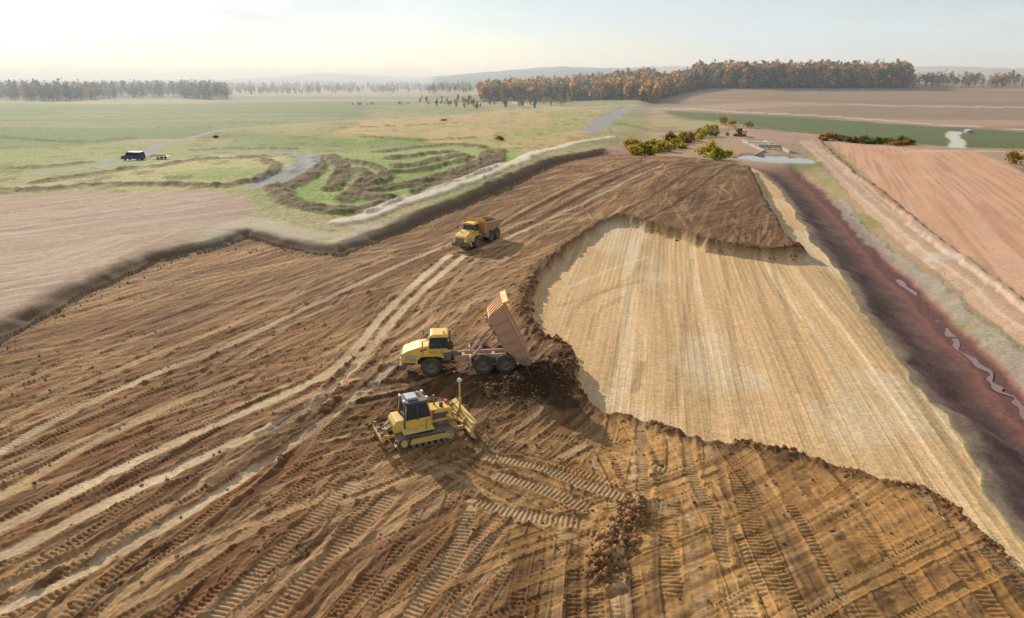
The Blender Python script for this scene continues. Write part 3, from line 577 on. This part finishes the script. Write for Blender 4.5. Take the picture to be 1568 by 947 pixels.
# ------------------------------------------------------------------ bulldozer
def dozer():
    a_, b_, d_, nrm = place((693, 670), (614, 688), 1.1, 1)
    m_ = (a_+b_)/2+nrm*1.15
    k = Kit("bulldozer", (m_.x, m_.y, float(np.mean(gh(np.array([m_.x+1, m_.x-1, m_.x]), np.array([m_.y, m_.y, m_.y+1]))))-.02), math.atan2(d_.y, d_.x), 1.06)
    for sg_, nm in ((1, "left"), (-1, "right")):
        yc = sg_*1.12
        rf, rr_ = .42, .50; xf, xr = 1.55, -1.6; path = []
        for t in np.linspace(-90, 90, 12): path.append((xf+rf*math.cos(R(t)), .44+rf*math.sin(R(t))))
        path += [(.8, .93), (0, .95), (-.8, 1.0)]
        for t in np.linspace(90, 270, 12): path.append((xr+rr_*math.cos(R(t)), .52+rr_*math.sin(R(t))))
        path.append(path[0]); P = np.array(path); L = np.concatenate([[0], np.cumsum(np.hypot(*np.diff(P, axis=0).T))]); N = 44
        vs = []; fs = []
        for i in range(N):
            s0 = L[-1]*i/N; s1 = s0+L[-1]/N*.9
            A = np.array([np.interp(s0, L, P[:, 0]), np.interp(s0, L, P[:, 1])]); Bp = np.array([np.interp(s1, L, P[:, 0]), np.interp(s1, L, P[:, 1])])
            u = (Bp-A)/np.linalg.norm(Bp-A); nv = np.array([u[1], -u[0]])
            for (pa, pb, h0, h1) in ((A, Bp, -.05, .0), (A, A+u*.03, 0, .07)):
                o_ = len(vs)
                for yy in (yc-.36, yc+.36):
                    for q_, h_ in ((pa, h0), (pb, h0), (pb, h1), (pa, h1)): w_ = q_+nv*h_; vs.append((w_[0], yy, w_[1]))
                fs += [[o_, o_+1, o_+2, o_+3], [o_+7, o_+6, o_+5, o_+4]]+[[o_+i_, o_+4+i_, o_+4+(i_+1) % 4, o_+(i_+1) % 4] for i_ in range(4)]
        k.add(f"{nm}_track_belt", vs, fs, STL)
        k.cyl(f"{nm}_idler", (xf, yc-.12, .44), (xf, yc+.12, .44), .36, YELW, 24); k.cyl(f"{nm}_sprocket", (xr, yc-.15, .52), (xr, yc+.15, .52), .42, GREY, 24)
        k.cyl(f"{nm}_sprocket_hub", (xr, yc-.3, .52), (xr, yc+.3, .52), .22, YELW, 18)
        k.prism(f"{nm}_track_frame", [(1.5, .28), (1.55, .55), (.9, .68), (-1.1, .68), (-1.2, .3)], yc-.25, yc+.25, YELW, .03)
        for i in range(6): k.cyl(f"{nm}_roller_{i+1}", (-1.0+i*.42, yc-.3, .2), (-1.0+i*.42, yc+.3, .2), .12, GREY, 12)
        for i in (0, 1): k.cyl(f"{nm}_carrier_{i+1}", (-.4+i*.9, yc-.25, .8), (-.4+i*.9, yc+.25, .8), .09, GREY, 12)
        k.box(f"{nm}_platform", (-1.6, .45), (min(sg_*.72, sg_*1.45), max(sg_*.72, sg_*1.45)), (1.14, 1.24), YELW, .02)
        k.rail(f"{nm}_grab_rail", [(.45, sg_*1.38, 1.24), (.45, sg_*1.38, 1.9), (-.1, sg_*1.38, 1.9), (-.1, sg_*1.38, 1.24)], .022, BLK)
        k.prism(f"{nm}_push_arm", [(2.9, .25), (2.9, .5), (.2, .62), (.2, .42)], sg_*.62-.1, sg_*.62+.1, YELW, .02)
        k.cyl(f"{nm}_lift_barrel", (1.55, sg_*.62, 1.55), (2.1, sg_*.66, 1.15), .09, YELW); k.cyl(f"{nm}_lift_rod", (2.1, sg_*.66, 1.15), (2.75, sg_*.72, .65), .05, STL)
    k.box("hull", (-1.9, 1.7), (-.68, .68), (.5, 1.15), GREY, .04)
    k.prism("engine_hood", [(.35, 1.1), (1.95, 1.1), (2.02, 1.75), (1.9, 1.98), (.35, 2.08)], -.58, .58, YEL, .05, lambda a_, b_: 1 if a_ < 1 else .9)
    k.box("radiator_grille", (2.0, 2.07), (-.42, .42), (1.15, 1.8), GREY, .01)
    for sg_ in (-1, 1):
        k.prism("hood_side_vent_"+str(sg_ > 0), [(.6, 1.35), (1.7, 1.35), (1.7, 1.75), (.6, 1.8)], sg_*.575-.02, sg_*.575+.02, GREY, .01)
    k.cyl("exhaust_stack", (1.0, .22, 2.03), (1.0, .22, 2.75), .07, STL); k.cyl("pre_cleaner", (1.35, -.2, 2.0), (1.35, -.2, 2.35), .13, GREY)
    k.box("red_battery_isolator_cover", (.45, .75), (-.62, -.585), (1.85, 2.02), RED, .01); k.box("red_extinguisher_box", (1.75, 1.95), (.1, .4), (1.99, 2.2), RED, .02)
    k.prism("cab_base", [(-1.35, 1.15), (.45, 1.15), (.5, 1.75), (-1.35, 1.75)], -.78, .78, YEL, .04)
    k.prism("cab_glass", [(-1.3, 1.75), (.48, 1.75), (.22, 2.82), (-1.15, 2.82)], -.74, .74, GLS, .03, lambda a_, b_: 1 if b_ < 2.5 else .9)
    for sg_ in (-1, 1):
        for i, (xa, xb) in enumerate(((.5, .24), (-.45, -.45), (-1.32, -1.17))): k.cyl(f"cab_pillar_{sg_ > 0}_{i}", (xa, sg_*.76, 1.7), (xb, sg_*.68, 2.85), .055, YELW if i != 1 else GREY, 8)
        k.box(f"roof_work_lamp_{sg_ > 0}", (.2, .34), (sg_*.5-.12, sg_*.5+.12), (2.98, 3.12), WHT, .02); k.box(f"rear_work_lamp_{sg_ > 0}", (-1.3, -1.18), (sg_*.5-.12, sg_*.5+.12), (2.98, 3.12), WHT, .02)
        k.rail(f"rops_rail_{sg_ > 0}", [(-1.3, sg_*.78, 2.9), (-1.35, sg_*.78, 1.2)], .05, GREY)
    k.prism("cab_roof", [(-1.3, 2.82), (.36, 2.82), (.3, 2.98), (-1.2, 3.0)], -.8, .8, GREY, .04)
    k.box("roof_air_conditioner", (-1.0, -.3), (-.45, .45), (3.0, 3.16), LGR, .04); k.cyl("beacon", (-.1, .3, 2.99), (-.1, .3, 3.2), .07, ORG)
    k.prism("fuel_tank", [(-2.05, 1.0), (-1.35, 1.0), (-1.35, 1.85), (-1.85, 1.85), (-2.05, 1.6)], -.75, .75, YELW, .06)
    front = [(3.15, .02), (3.0, .25), (2.92, .55), (2.95, .85), (3.08, 1.15), (3.2, 1.28)]; prof = front+[(a_-.1, b_) for a_, b_ in front[::-1]]
    k.prism("blade", prof, -1.95, 1.95, YELW, .01); k.prism("blade_cutting_edge", [(3.08, -.02), (3.24, -.02), (3.17, .2), (3.07, .2)], -1.97, 1.97, STL, .01)
    for i, yy in enumerate((-1.93, -.65, .65, 1.93)): k.prism(f"blade_rib_{i+1}", [(3.0, .1), (2.72, .3), (2.72, .95), (3.02, 1.2), (2.86, .85), (2.84, .5)], yy-.05, yy+.05, YELW, .01)
    k.box("blade_cross_tube", (2.68, 2.84), (-1.9, 1.9), (.42, .62), YELW, .02); k.box("blade_top_tube", (2.86, 3.0), (-1.9, 1.9), (1.1, 1.24), YELW, .02)
    k.cyl("blade_mast", (2.9, .35, 1.15), (2.9, .35, 3.35), .05, YELW); k.cyl("mast_sleeve", (2.9, .35, 1.15), (2.9, .35, 2.1), .085, YELW); k.cyl("mast_receiver", (2.9, .35, 3.3), (2.9, .35, 3.45), .15, WHT, 20); k.cyl("mast_receiver_dome", (2.9, .35, 3.45), (2.9, .35, 3.54), .14, WHT, 20, .05)
    k.rail("mast_cable", [(2.8, .35, 1.9), (2.3, .2, 1.7), (1.9, .1, 1.95)], .02, BLK)
    k.box("ripper_beam", (-3.0, -2.75), (-1.05, 1.05), (.75, 1.05), YELW, .03)
    for i, yy in enumerate((-.85, 0, .85)):
        k.prism(f"ripper_shank_{i+1}", [(-2.98, 1.35), (-2.78, 1.35), (-2.8, .45), (-2.62, .12), (-2.75, .12), (-3.0, .45)], yy-.05, yy+.05, STL, .01)
    for sg_ in (-1, 1):
        k.prism(f"ripper_link_{sg_ > 0}", [(-1.85, .6), (-1.85, .8), (-2.8, .95), (-2.8, .8)], sg_*.5-.07, sg_*.5+.07, YELW, .01); k.cyl(f"ripper_ram_{sg_ > 0}", (-1.9, sg_*.3, 1.45), (-2.8, sg_*.3, 1.0), .07, STL)
dozer()

# ------------------------------------------------------------------ van + trailer, far excavator, culvert, stakes
def wheel_s(k, nm, x_, y_, r, w): k.wheel(nm, x_, y_, r, r, w, LGR)
vx, vy = G(206, 251)
k = Kit("parked_van", (vx, vy, float(gh(vx, vy))), R(172), 1.15)
body = [(-2.6, .45), (-2.62, 1.2), (-2.45, 2.0), (-2.3, 2.1), (.6, 2.1), (1.0, 1.95), (1.5, 1.3), (2.45, 1.12), (2.6, .85), (2.6, .45)]
k.prism("body", body, -.95, .95, BLU, .08, lambda a_, b_: 1 if b_ < 1.3 else .9)
k.prism("windscreen", [(.95, 1.93), (1.05, 1.95), (1.55, 1.32), (1.45, 1.30)], -.78, .78, GLS, .005)
for sg_ in (-1, 1):
    k.prism(f"side_window_{sg_ > 0}", [(-2.1, 1.35), (1.25, 1.35), (.8, 1.9), (-2.1, 1.9)], sg_*.905-.03, sg_*.905+.03, GLS, .01)
    for x_ in (-1.6, 1.65): wheel_s(k, f"wheel_{x_ > 0}_{sg_ > 0}", x_, sg_*.85, .36, .24)
k.box("front_bumper", (2.5, 2.7), (-.9, .9), (.35, .62), GREY, .04); k.box("rear_window", (-2.6, -2.5), (-.7, .7), (1.35, 1.85), GLS, .02); k.box("headlights", (2.58, 2.63), (-.85, .85), (.75, .9), WHT, .01)
tx, ty = G(248, 250)
k = Kit("flatbed_trailer", (tx, ty, float(gh(tx, ty))), R(172), 1.1)
k.box("bed", (-2.2, 2.0), (-1, 1), (.65, .8), LGR, .02); k.box("left_board", (-2.2, 2.0), (.97, 1.0), (.82, 1.1), LGR, .005); k.box("front_board", (1.97, 2.0), (-.95, .95), (.82, 1.1), LGR, .005)
for sg_ in (-1, 1):
    for x_ in (-.6, .3): wheel_s(k, f"wheel_{x_ > 0}_{sg_ > 0}", x_, sg_*.85, .32, .22)
k.rail("drawbar", [(2.0, .5, .6), (3.2, 0, .5), (2.0, -.5, .6)], .05, GREY)

ex, ey = G(1133, 205)
k = Kit("tracked_excavator", (ex, ey, float(gh(ex, ey))), R(200), 1.25)
for sg_ in (-1, 1): k.prism(f"track_{sg_ > 0}", [(-1.9, .3), (-1.6, 0), (1.6, 0), (1.9, .3), (1.9, .6), (1.6, .85), (-1.6, .85), (-1.9, .6)], sg_*1.1-.3, sg_*1.1+.3, BLK, .05)
k.cyl("slew_ring", (0, 0, .7), (0, 0, 1.1), .7, GREY); k.box("house", (-2.1, .9), (-1.3, 1.3), (1.1, 2.1), ORG, .08); k.box("cab", (.1, 1.5), (.35, 1.3), (1.1, 2.9), GLS, .05); k.box("cab_roof", (.05, 1.55), (.3, 1.35), (2.9, 3.0), ORG, .03)
k.prism("boom", [(.8, 1.5), (1.1, 1.9), (3.0, 4.3), (5.2, 3.9), (5.2, 3.55), (3.1, 3.7), (1.2, 1.3)], -.25, .25, ORG, .02); k.prism("stick", [(5.0, 4.1), (5.4, 4.1), (5.9, 1.6), (5.6, 1.5)], -.18, .18, ORG, .02); k.prism("bucket", [(5.4, 1.6), (6.0, 1.6), (6.1, .8), (5.4, .3), (4.9, .6), (5.2, 1.1)], -.6, .6, GREY, .03)

cx_, cy_ = G(1186, 234, -1.5)
k = Kit("concrete_culvert", (cx_, cy_, -2.6), R(-8), 1)
k.box("left_channel_wall", (-4.6, -4.0), (-4, 40), (0, 2.3), CON, .05); k.box("right_channel_wall", (4.0, 4.6), (-4, 40), (0, 2.3), CON, .05)
k.box("headwall_lintel", (-3.99, 3.99), (9, 9.8), (1.9, 3.1), CON, .05); k.box("pier", (-.3, .3), (9.003, 9.797), (0, 1.9), CON, .02); k.box("footbridge_deck", (-5, 5), (24, 26), (2.31, 2.6), LGR, .03)
k.add("left_wing_wall", [(-4.6, -4, 0), (-8.5, -9, 0), (-8.5, -9, 1.2), (-4.6, -4, 2.3), (-5.1, -3.8, 0), (-9, -8.8, 0), (-9, -8.8, 1.2), (-5.1, -3.8, 2.3)], [[0, 1, 2, 3], [7, 6, 5, 4], [3, 2, 6, 7], [1, 5, 6, 2], [0, 3, 7, 4]], CON)
k.add("right_wing_wall", [(4.6, -4, 0), (8.5, -9, 0), (8.5, -9, 1.2), (4.6, -4, 2.3), (5.1, -3.8, 0), (9, -8.8, 0), (9, -8.8, 1.2), (5.1, -3.8, 2.3)], [[3, 2, 1, 0], [4, 5, 6, 7], [7, 6, 2, 3], [2, 6, 5, 1], [4, 7, 3, 0]], CON)
k.box("channel_floor_slab", (-3.99, 3.99), (-3, 40), (.9, 1.32), GREY, .05); k.rail("railing", [(-4.9, 24.1, 2.6), (-4.9, 24.1, 3.6), (4.9, 24.1, 3.6), (4.9, 24.1, 2.6)], .05, GREY)
for (u, v) in ((1445, 418), (1564, 333), (1303, 300), (1228, 268)):
    sx_, sy_ = G(u, v, -1.3); k = Kit("survey_stake", (sx_, sy_, float(gh(sx_, sy_))-.05), .3, 1)
    k.cyl("post", (0, 0, 0), (0, 0, 1.1), .035, WHT, 6); k.box("marker_flag", (.0, .25), (-.01, .01), (.9, 1.1), ORG, 0)
bx, by = G(1484, 200)
k = Kit("shed_shaped_outlet", (bx, by, float(gh(bx, by))), R(10), .5)  # concrete outlet, modelled in the form of a small shed
k.box("walls", (-4, 4), (-2, 2), (0, 2.4), LGR, .03); k.prism("roof", [(-4.3, 2.4), (4.3, 2.4), (4.2, 2.6), (0, 3.2), (-4.2, 2.6)], -2.2, 2.2, WHT, .02); k.box("door", (-.5, .5), (-2.02, -2.003), (.02, 2.0), GREY, 0); k.box("window", (1.5, 2.6), (-2.02, -2.003), (1, 1.8), GLS, 0)

# ------------------------------------------------------------------ water
wm, nt, b, o = newmat("muddy_water"); b.inputs['Base Color'].default_value = (.16, .11, .09, 1); b.inputs['Roughness'].default_value = .04; b.inputs['Specular IOR Level'].default_value = .8
n = noise_node(nt, 1.5, 3, .5); bu = nt.nodes.new('ShaderNodeBump'); bu.inputs['Strength'].default_value = .05; nt.links.new(n.outputs[0], bu.inputs['Height']); nt.links.new(bu.outputs[0], b.inputs['Normal'])
N = 72; vs = [(pc[0], pc[1], -1.65)]
for i in range(N):
    t = 2*math.pi*i/N; vs.append((pc[0]+15.5*math.cos(t)*(1+.1*math.sin(3*t)), pc[1]+20*math.sin(t)*(1+.1*math.cos(2*t)), -1.65))
me = bpy.data.meshes.new("pond_water"); me.from_pydata(vs, [], [[0, i+1, (i+1) % N+1] for i in range(N)]); me.materials.append(wm); scene.collection.objects.link(bpy.data.objects.new("pond_water", me))
wm2, nt, b, o = newmat("red_silty_water"); b.inputs['Base Color'].default_value = (.22, .11, .085, 1); b.inputs['Roughness'].default_value = .22; b.inputs['Specular IOR Level'].default_value = .5
n = noise_node(nt, 3, 4, .6); bu = nt.nodes.new('ShaderNodeBump'); bu.inputs['Strength'].default_value = .3; nt.links.new(n.outputs[0], bu.inputs['Height']); nt.links.new(bu.outputs[0], b.inputs['Normal'])
sp_ = smooth(stream, 30); vs = []; fs = []
for i, p in enumerate(sp_):
    q_ = sp_[min(i+1, len(sp_)-1)]; p_ = sp_[max(i-1, 0)]; d = (q_-p_)/np.linalg.norm(q_-p_); nn = np.array([d[1], -d[0]])
    off_ = .35*math.sin(i*.21)+.2*math.sin(i*.53); w = .30+.13*math.sin(i*.31)+.1*math.sin(i*.77)
    for sg_ in (-1, 1): vs.append((p[0]+nn[0]*(off_+sg_*w), p[1]+nn[1]*(off_+sg_*w), -3.375))
    if i: fs.append([2*i-2, 2*i-1, 2*i+1, 2*i])
me = bpy.data.meshes.new("ditch_water"); me.from_pydata(vs, [], fs); me.materials.append(wm2); scene.collection.objects.link(bpy.data.objects.new("ditch_water", me))

# ------------------------------------------------------------------ clods
import bmesh
bm_ = bmesh.new(); bmesh.ops.create_icosphere(bm_, subdivisions=1, radius=1); bm_.verts.ensure_lookup_table(); IV = np.array([v.co[:] for v in bm_.verts]); IF = np.array([[v.index for v in f.verts] for f in bm_.faces]); bm_.free()
cl = []
def scat(px, n, wd, s0, s1, z=None):
    P = np.array(smooth(GP(px, z))); k = rng.integers(0, len(P)-1, n); t = rng.random(n)[:, None]; p = P[k]*(1-t)+P[k+1]*t+rng.normal(0, wd, (n, 2)); s = s0+(s1-s0)*rng.random(n)**3
    cl.append(np.column_stack([p, s]))
scat([(905, 608), (1000, 640), (1060, 660), (1180, 680), (1300, 712), (1420, 748), (1530, 825), (1600, 900)], 1500, .5, .03, .2)
scat([(820, 428), (815, 452), (820, 480), (838, 508), (872, 526), (888, 545), (892, 590), (905, 606)], 900, .6, .04, .26)
scat([(978, 768), (962, 800), (935, 850), (930, 890)], 520, .5, .04, .24)
scat([(740, 600), (800, 590), (860, 580), (885, 560)], 1500, 1.4, .03, .17)
scat([(925, 338), (1000, 350), (1080, 374), (1180, 390), (1230, 384)], 500, .7, .05, .24)
scat([(-50, 560), (110, 470), (235, 410), (350, 382), (480, 392)], 300, 1.2, .03, .16)
scat([(610, 700), (720, 700), (730, 650)], 200, .8, .03, .15)
n = 3000; aa = np.radians(rng.uniform(-40, 40, n)); ra = rng.uniform(24, 75, n); cl.append(np.column_stack([ra*np.sin(aa), ra*np.cos(aa), .025+.11*rng.random(n)**4]))
cl = np.concatenate(cl)
ri = np.clip(np.searchsorted(RR, np.hypot(cl[:, 0], cl[:, 1])), 0, nr-1); ci = np.clip(np.searchsorted(AZ, np.degrees(np.arctan2(cl[:, 0], cl[:, 1]))), 0, nc-1)
cl = cl[(inBrown*inPlat)[ri, ci] > .3]
nC = len(cl); z = gh(cl[:, 0], cl[:, 1])
sv = (IV[None]*(1+rng.uniform(-.35, .35, (nC, len(IV), 1)))+rng.normal(0, .2, (nC, len(IV), 3)))*cl[:, 2][:, None, None]*rng.uniform(.6, 1.3, (nC, 1, 3))
VV = (sv+np.stack([cl[:, 0], cl[:, 1], z+cl[:, 2]*.2], -1)[:, None]).reshape(-1, 3); FF = (IF[None]+np.arange(nC)[:, None, None]*len(IV)).reshape(-1, 3)
wet = np.exp(-(((cl[:, 0]-hx+1)/7)**2+((cl[:, 1]-hy-1)/7)**2)); cc = np.repeat(np.array([[.23, .12, .05]])*(rng.uniform(.6, 1.5, nC)*(1-.65*wet))[:, None], len(IV), 0)
np_mesh("soil_clods", VV, FF, gm, False, cc, np.zeros(len(VV)))

# ------------------------------------------------------------------ trees
fm, nt, b, o = newmat("foliage"); at = nt.nodes.new('ShaderNodeAttribute'); at.attribute_name = "Col"; nt.links.new(at.outputs['Color'], b.inputs['Base Color']); b.inputs['Roughness'].default_value = .8; b.inputs['Specular IOR Level'].default_value = .15
tr = nt.nodes.new('ShaderNodeBsdfTranslucent'); nt.links.new(at.outputs['Color'], tr.inputs[0]); mx = nt.nodes.new('ShaderNodeMixShader'); mx.inputs[0].default_value = .5; nt.links.new(b.outputs[0], mx.inputs[1]); nt.links.new(tr.outputs[0], mx.inputs[2]); nt.links.new(mx.outputs[0], o.inputs[0])
def trees(name, T, nleaf=80, leaf=.16, base_=.12):
    Vs = []; Fs = []; Cs = []; off = 0
    for (tx_, ty_, h, w, c) in T:
        tz = float(gh(tx_, ty_))-.2; c = np.array(c)
        def limb(p0, p1, r0, r1):
            nonlocal off
            p0 = np.array(p0); p1 = np.array(p1); a_ = np.array([1, 0, 0]); b_ = np.array([0, 1, 0]); v = []
            for p, r_ in ((p0, r0), (p1, r1)):
                for t in range(4): v.append(p+r_*(math.cos(t*1.571)*a_+math.sin(t*1.571)*b_))
            Vs.append(np.array(v)); Fs.append(np.array([[t, (t+1) % 4, 4+(t+1) % 4, 4+t] for t in range(4)])+off); Cs.append(np.tile([[.14, .11, .08]], (8, 1))); off += 8
        limb((tx_, ty_, tz), (tx_, ty_, tz+h*.8), h*.013+.04, .04)
        for _ in range(3):
            a_ = random.uniform(0, 6.28); hz = random.uniform(.3, .6)*h; limb((tx_, ty_, tz+hz), (tx_+math.cos(a_)*w*.35, ty_+math.sin(a_)*w*.35, tz+hz+h*.22), h*.008+.03, .03)
        nk = 7; ck = rng.normal(0, 1, (nk, 3)); ck /= np.linalg.norm(ck, axis=1)[:, None]; ck *= rng.uniform(.25, .75, (nk, 1))
        k_ = rng.integers(0, nk, nleaf); P = ck[k_]+rng.normal(0, .26, (nleaf, 3)); P[:, :2] *= (1-.35*np.clip(P[:, 2:3], 0, 1))
        ctr = np.array([tx_, ty_, tz+h*(base_+(1-base_)/2)]); P = ctr+P*np.array([w/2, w/2, h*(1-base_)/2])
        sz = leaf*w*rng.uniform(.5, 1.3, (nleaf, 1)); u = rng.normal(0, 1, (nleaf, 3)); u /= np.linalg.norm(u, axis=1)[:, None]; v = np.cross(u, rng.normal(0, 1, (nleaf, 3))); v /= np.linalg.norm(v, axis=1)[:, None]
        Q = np.stack([P-u*sz, P+v*sz*.8, P+u*sz, P-v*sz*.8], 1).reshape(-1, 3); Vs.append(Q); Fs.append(np.arange(nleaf*4).reshape(-1, 4)+off); off += nleaf*4
        kb = rng.uniform(.65, 1.35, nk)[k_]*rng.uniform(.8, 1.2, nleaf); Cs.append(np.repeat(c[None]*kb[:, None], 4, 0))
    return np_mesh(name, np.concatenate(Vs), np.concatenate(Fs), fm, False, np.clip(np.concatenate(Cs), 0, 1))
GRN = [(.09, .12, .035), (.12, .14, .04), (.07, .09, .035)]; AUT = [(.50, .23, .04), (.40, .19, .04), (.55, .32, .06), (.30, .16, .05), (.26, .20, .06)]; BAR = [(.22, .17, .12), (.19, .16, .12)]
def pick(w):
    s_ = random.choices([GRN, AUT, BAR], w)[0]; return random.choice(s_)
def band(u0, u1, vb, n, depth, h0, h1, wts, jitter=2):
    out = []
    for i in range(n):
        u = random.uniform(u0, u1); v = vb(u) if callable(vb) else vb
        gx, gy = G(u, v); k_ = 1+random.random()**1.2*depth; h = random.uniform(h0, h1); out.append((gx*k_, gy*k_, h, h*random.uniform(.42, .65), pick(wts)))
    return out
trees("autumn_forest", band(735, 1005, lambda u: 157-(u-735)*.002, 1100, .45, 11, 19, (2, 8, 2))+band(985, 1075, lambda u: 158-(u-985)*.26, 260, .2, 12, 19, (1, 8, 2)), 80, .2)
trees("hilltop_forest", band(1060, 1385, 133.5, 1000, .12, 16, 22, (2, 8, 2)), 80, .2)
trees("bare_tree_row", band(1385, 1640, 133, 160, .12, 9, 14, (1, 1, 5)), 60, .11)
def varb(u): return 154+3*math.sin(u*.02)
trees("misty_tree_row", band(-80, 350, varb, 600, .35, 11, 21, (4, 1, 3)), 70, .15)
trees("distant_tree_belt", band(330, 740, lambda u: 148-(u-330)*.01, 300, .5, 8, 14, (4, 2, 3))+band(-60, 720, 140, 300, .3, 12, 18, (4, 1, 3)), 60, .17)
trees("scattered_field_trees", band(540, 700, lambda u: 164-(u-540)*.01, 18, .03, 2, 4, (5, 1, 2))+band(640, 870, lambda u: 167+4*math.sin(u), 70, .25, 4, 8, (3, 6, 2))+band(230, 340, 150, 14, .05, 8, 12, (2, 4, 2)), 90, .14)
def bushes(name, spots, cols, nleaf=420, leaf=.07):
    T = []
    for (u, v, h, w) in spots:
        gx, gy = G(u, v, -1.0 if u > 940 else None); T.append((gx, gy, h, w, random.choice(cols)))
    trees(name, T, nleaf, leaf, .05)
YG = [(.36, .34, .05), (.45, .36, .06), (.24, .26, .05), (.48, .33, .07), (.3, .18, .05)]
bushes("willow_bush_cluster", [(968+i*3.6+random.uniform(-4, 4), 238-i*.75+random.uniform(-7, 8)-(6 if i > 22 else 0), random.uniform(2.5, 5), random.uniform(4, 6.5)) for i in range(36)], YG)
bushes("yellow_bush", [(1078, 240, 4, 6.5), (1098, 246, 4.5, 7), (1112, 240, 3, 5), (1088, 232, 4, 6)], YG)
bushes("hedge_bushes", [(1260+i*7+random.uniform(-3, 3), 213+i*.45+random.uniform(-1, 2), random.uniform(2, 3.6), random.uniform(4, 6.5)) for i in range(20)], [(.20, .20, .05), (.30, .22, .06), (.36, .2, .06), (.14, .16, .05)])
bushes("roadside_bush", [(1551, 250, 4.5, 5.5), (1105, 192, 5, 7), (1120, 194, 4, 6), (1145, 196, 4, 6), (1568, 247, 3, 5)], YG)
bushes("field_shrubs", [(765, 222, 1.6, 4), (680, 188, 1.2, 4), (330, 215, 1.2, 3)], [(.26, .2, .08), (.2, .19, .07)])

# ------------------------------------------------------------------ haze (thin morning mist over the valley)
hm_ = bpy.data.materials.new("mist_volume"); hm_.use_nodes = True; nt = hm_.node_tree; nt.nodes.clear(); o = nt.nodes.new('ShaderNodeOutputMaterial'); v_ = nt.nodes.new('ShaderNodeVolumeScatter')
v_.inputs['Color'].default_value = (.80, .90, 1, 1); v_.inputs['Density'].default_value = .00042; v_.inputs['Anisotropy'].default_value = .2; nt.links.new(v_.outputs[0], o.inputs['Volume'])
def mist(name, mat, x0_, x1_, x2_, y0_, y1_, z0_, z1_):
    me = bpy.data.meshes.new(name)
    me.from_pydata([(x0_, y0_, z0_), (x1_, y0_, z0_), (x2_, y1_, z0_), (x0_, y1_, z0_), (x0_, y0_, z1_), (x1_, y0_, z1_), (x2_, y1_, z1_), (x0_, y1_, z1_)], [], [[3, 2, 1, 0], [4, 5, 6, 7], [0, 1, 5, 4], [1, 2, 6, 5], [2, 3, 7, 6], [3, 0, 4, 7]]); me.materials.append(mat)
    scene.collection.objects.link(bpy.data.objects.new(name, me))
mist("morning_mist", hm_, -8000, 8000, 8000, 270, 9500, -40, 80)
m2 = hm_.copy(); m2.name = "valley_mist_volume"
for n_ in m2.node_tree.nodes:
    if 'Density' in n_.inputs: n_.inputs['Density'].default_value = .0005
mist("valley_mist", m2, -7900, -70, -970, 560, 9400, -39, 45)

# ------------------------------------------------------------------ light
SUN_EL, SUN_AZ = 25, -31
w = bpy.data.worlds.new("World"); scene.world = w; w.use_nodes = True; nt = w.node_tree; nt.nodes.clear()
o = nt.nodes.new('ShaderNodeOutputWorld'); bg_ = nt.nodes.new('ShaderNodeBackground'); bg_.inputs[1].default_value = .105
sk = nt.nodes.new('ShaderNodeTexSky'); sk.sky_type = 'NISHITA'; sk.sun_disc = False; sk.sun_elevation = R(SUN_EL); sk.sun_rotation = R(SUN_AZ); sk.air_density = 1.0; sk.dust_density = .6; sk.ozone_density = 1.5
tc = nt.nodes.new('ShaderNodeTexCoord'); mp = nt.nodes.new('ShaderNodeMapping'); mp.inputs['Scale'].default_value = (1, 1, 5); nt.links.new(tc.outputs['Generated'], mp.inputs[0])
n = noise_node(nt, 2.2, 7, .55, mp.outputs[0]); cf = rampf(nt, n.outputs[0], .36, .68, .3, .95)
mx = nt.nodes.new('ShaderNodeMix'); mx.data_type = 'RGBA'; nt.links.new(cf, mx.inputs[0]); nt.links.new(sk.outputs[0], mx.inputs[6]); mx.inputs[7].default_value = (7.3, 7.95, 8.6, 1)
nt.links.new(mx.outputs[2], bg_.inputs[0]); nt.links.new(bg_.outputs[0], o.inputs[0])
L = bpy.data.lights.new("sun", 'SUN'); L.energy = 5.0; L.angle = R(.6); L.color = (1, .89, .72); lo = bpy.data.objects.new("sun", L); scene.collection.objects.link(lo)
to = Vector((math.sin(R(SUN_AZ))*math.cos(R(SUN_EL)), math.cos(R(SUN_AZ))*math.cos(R(SUN_EL)), math.sin(R(SUN_EL)))); lo.rotation_euler = to.to_track_quat('Z', 'Y').to_euler(); lo.location = to*200
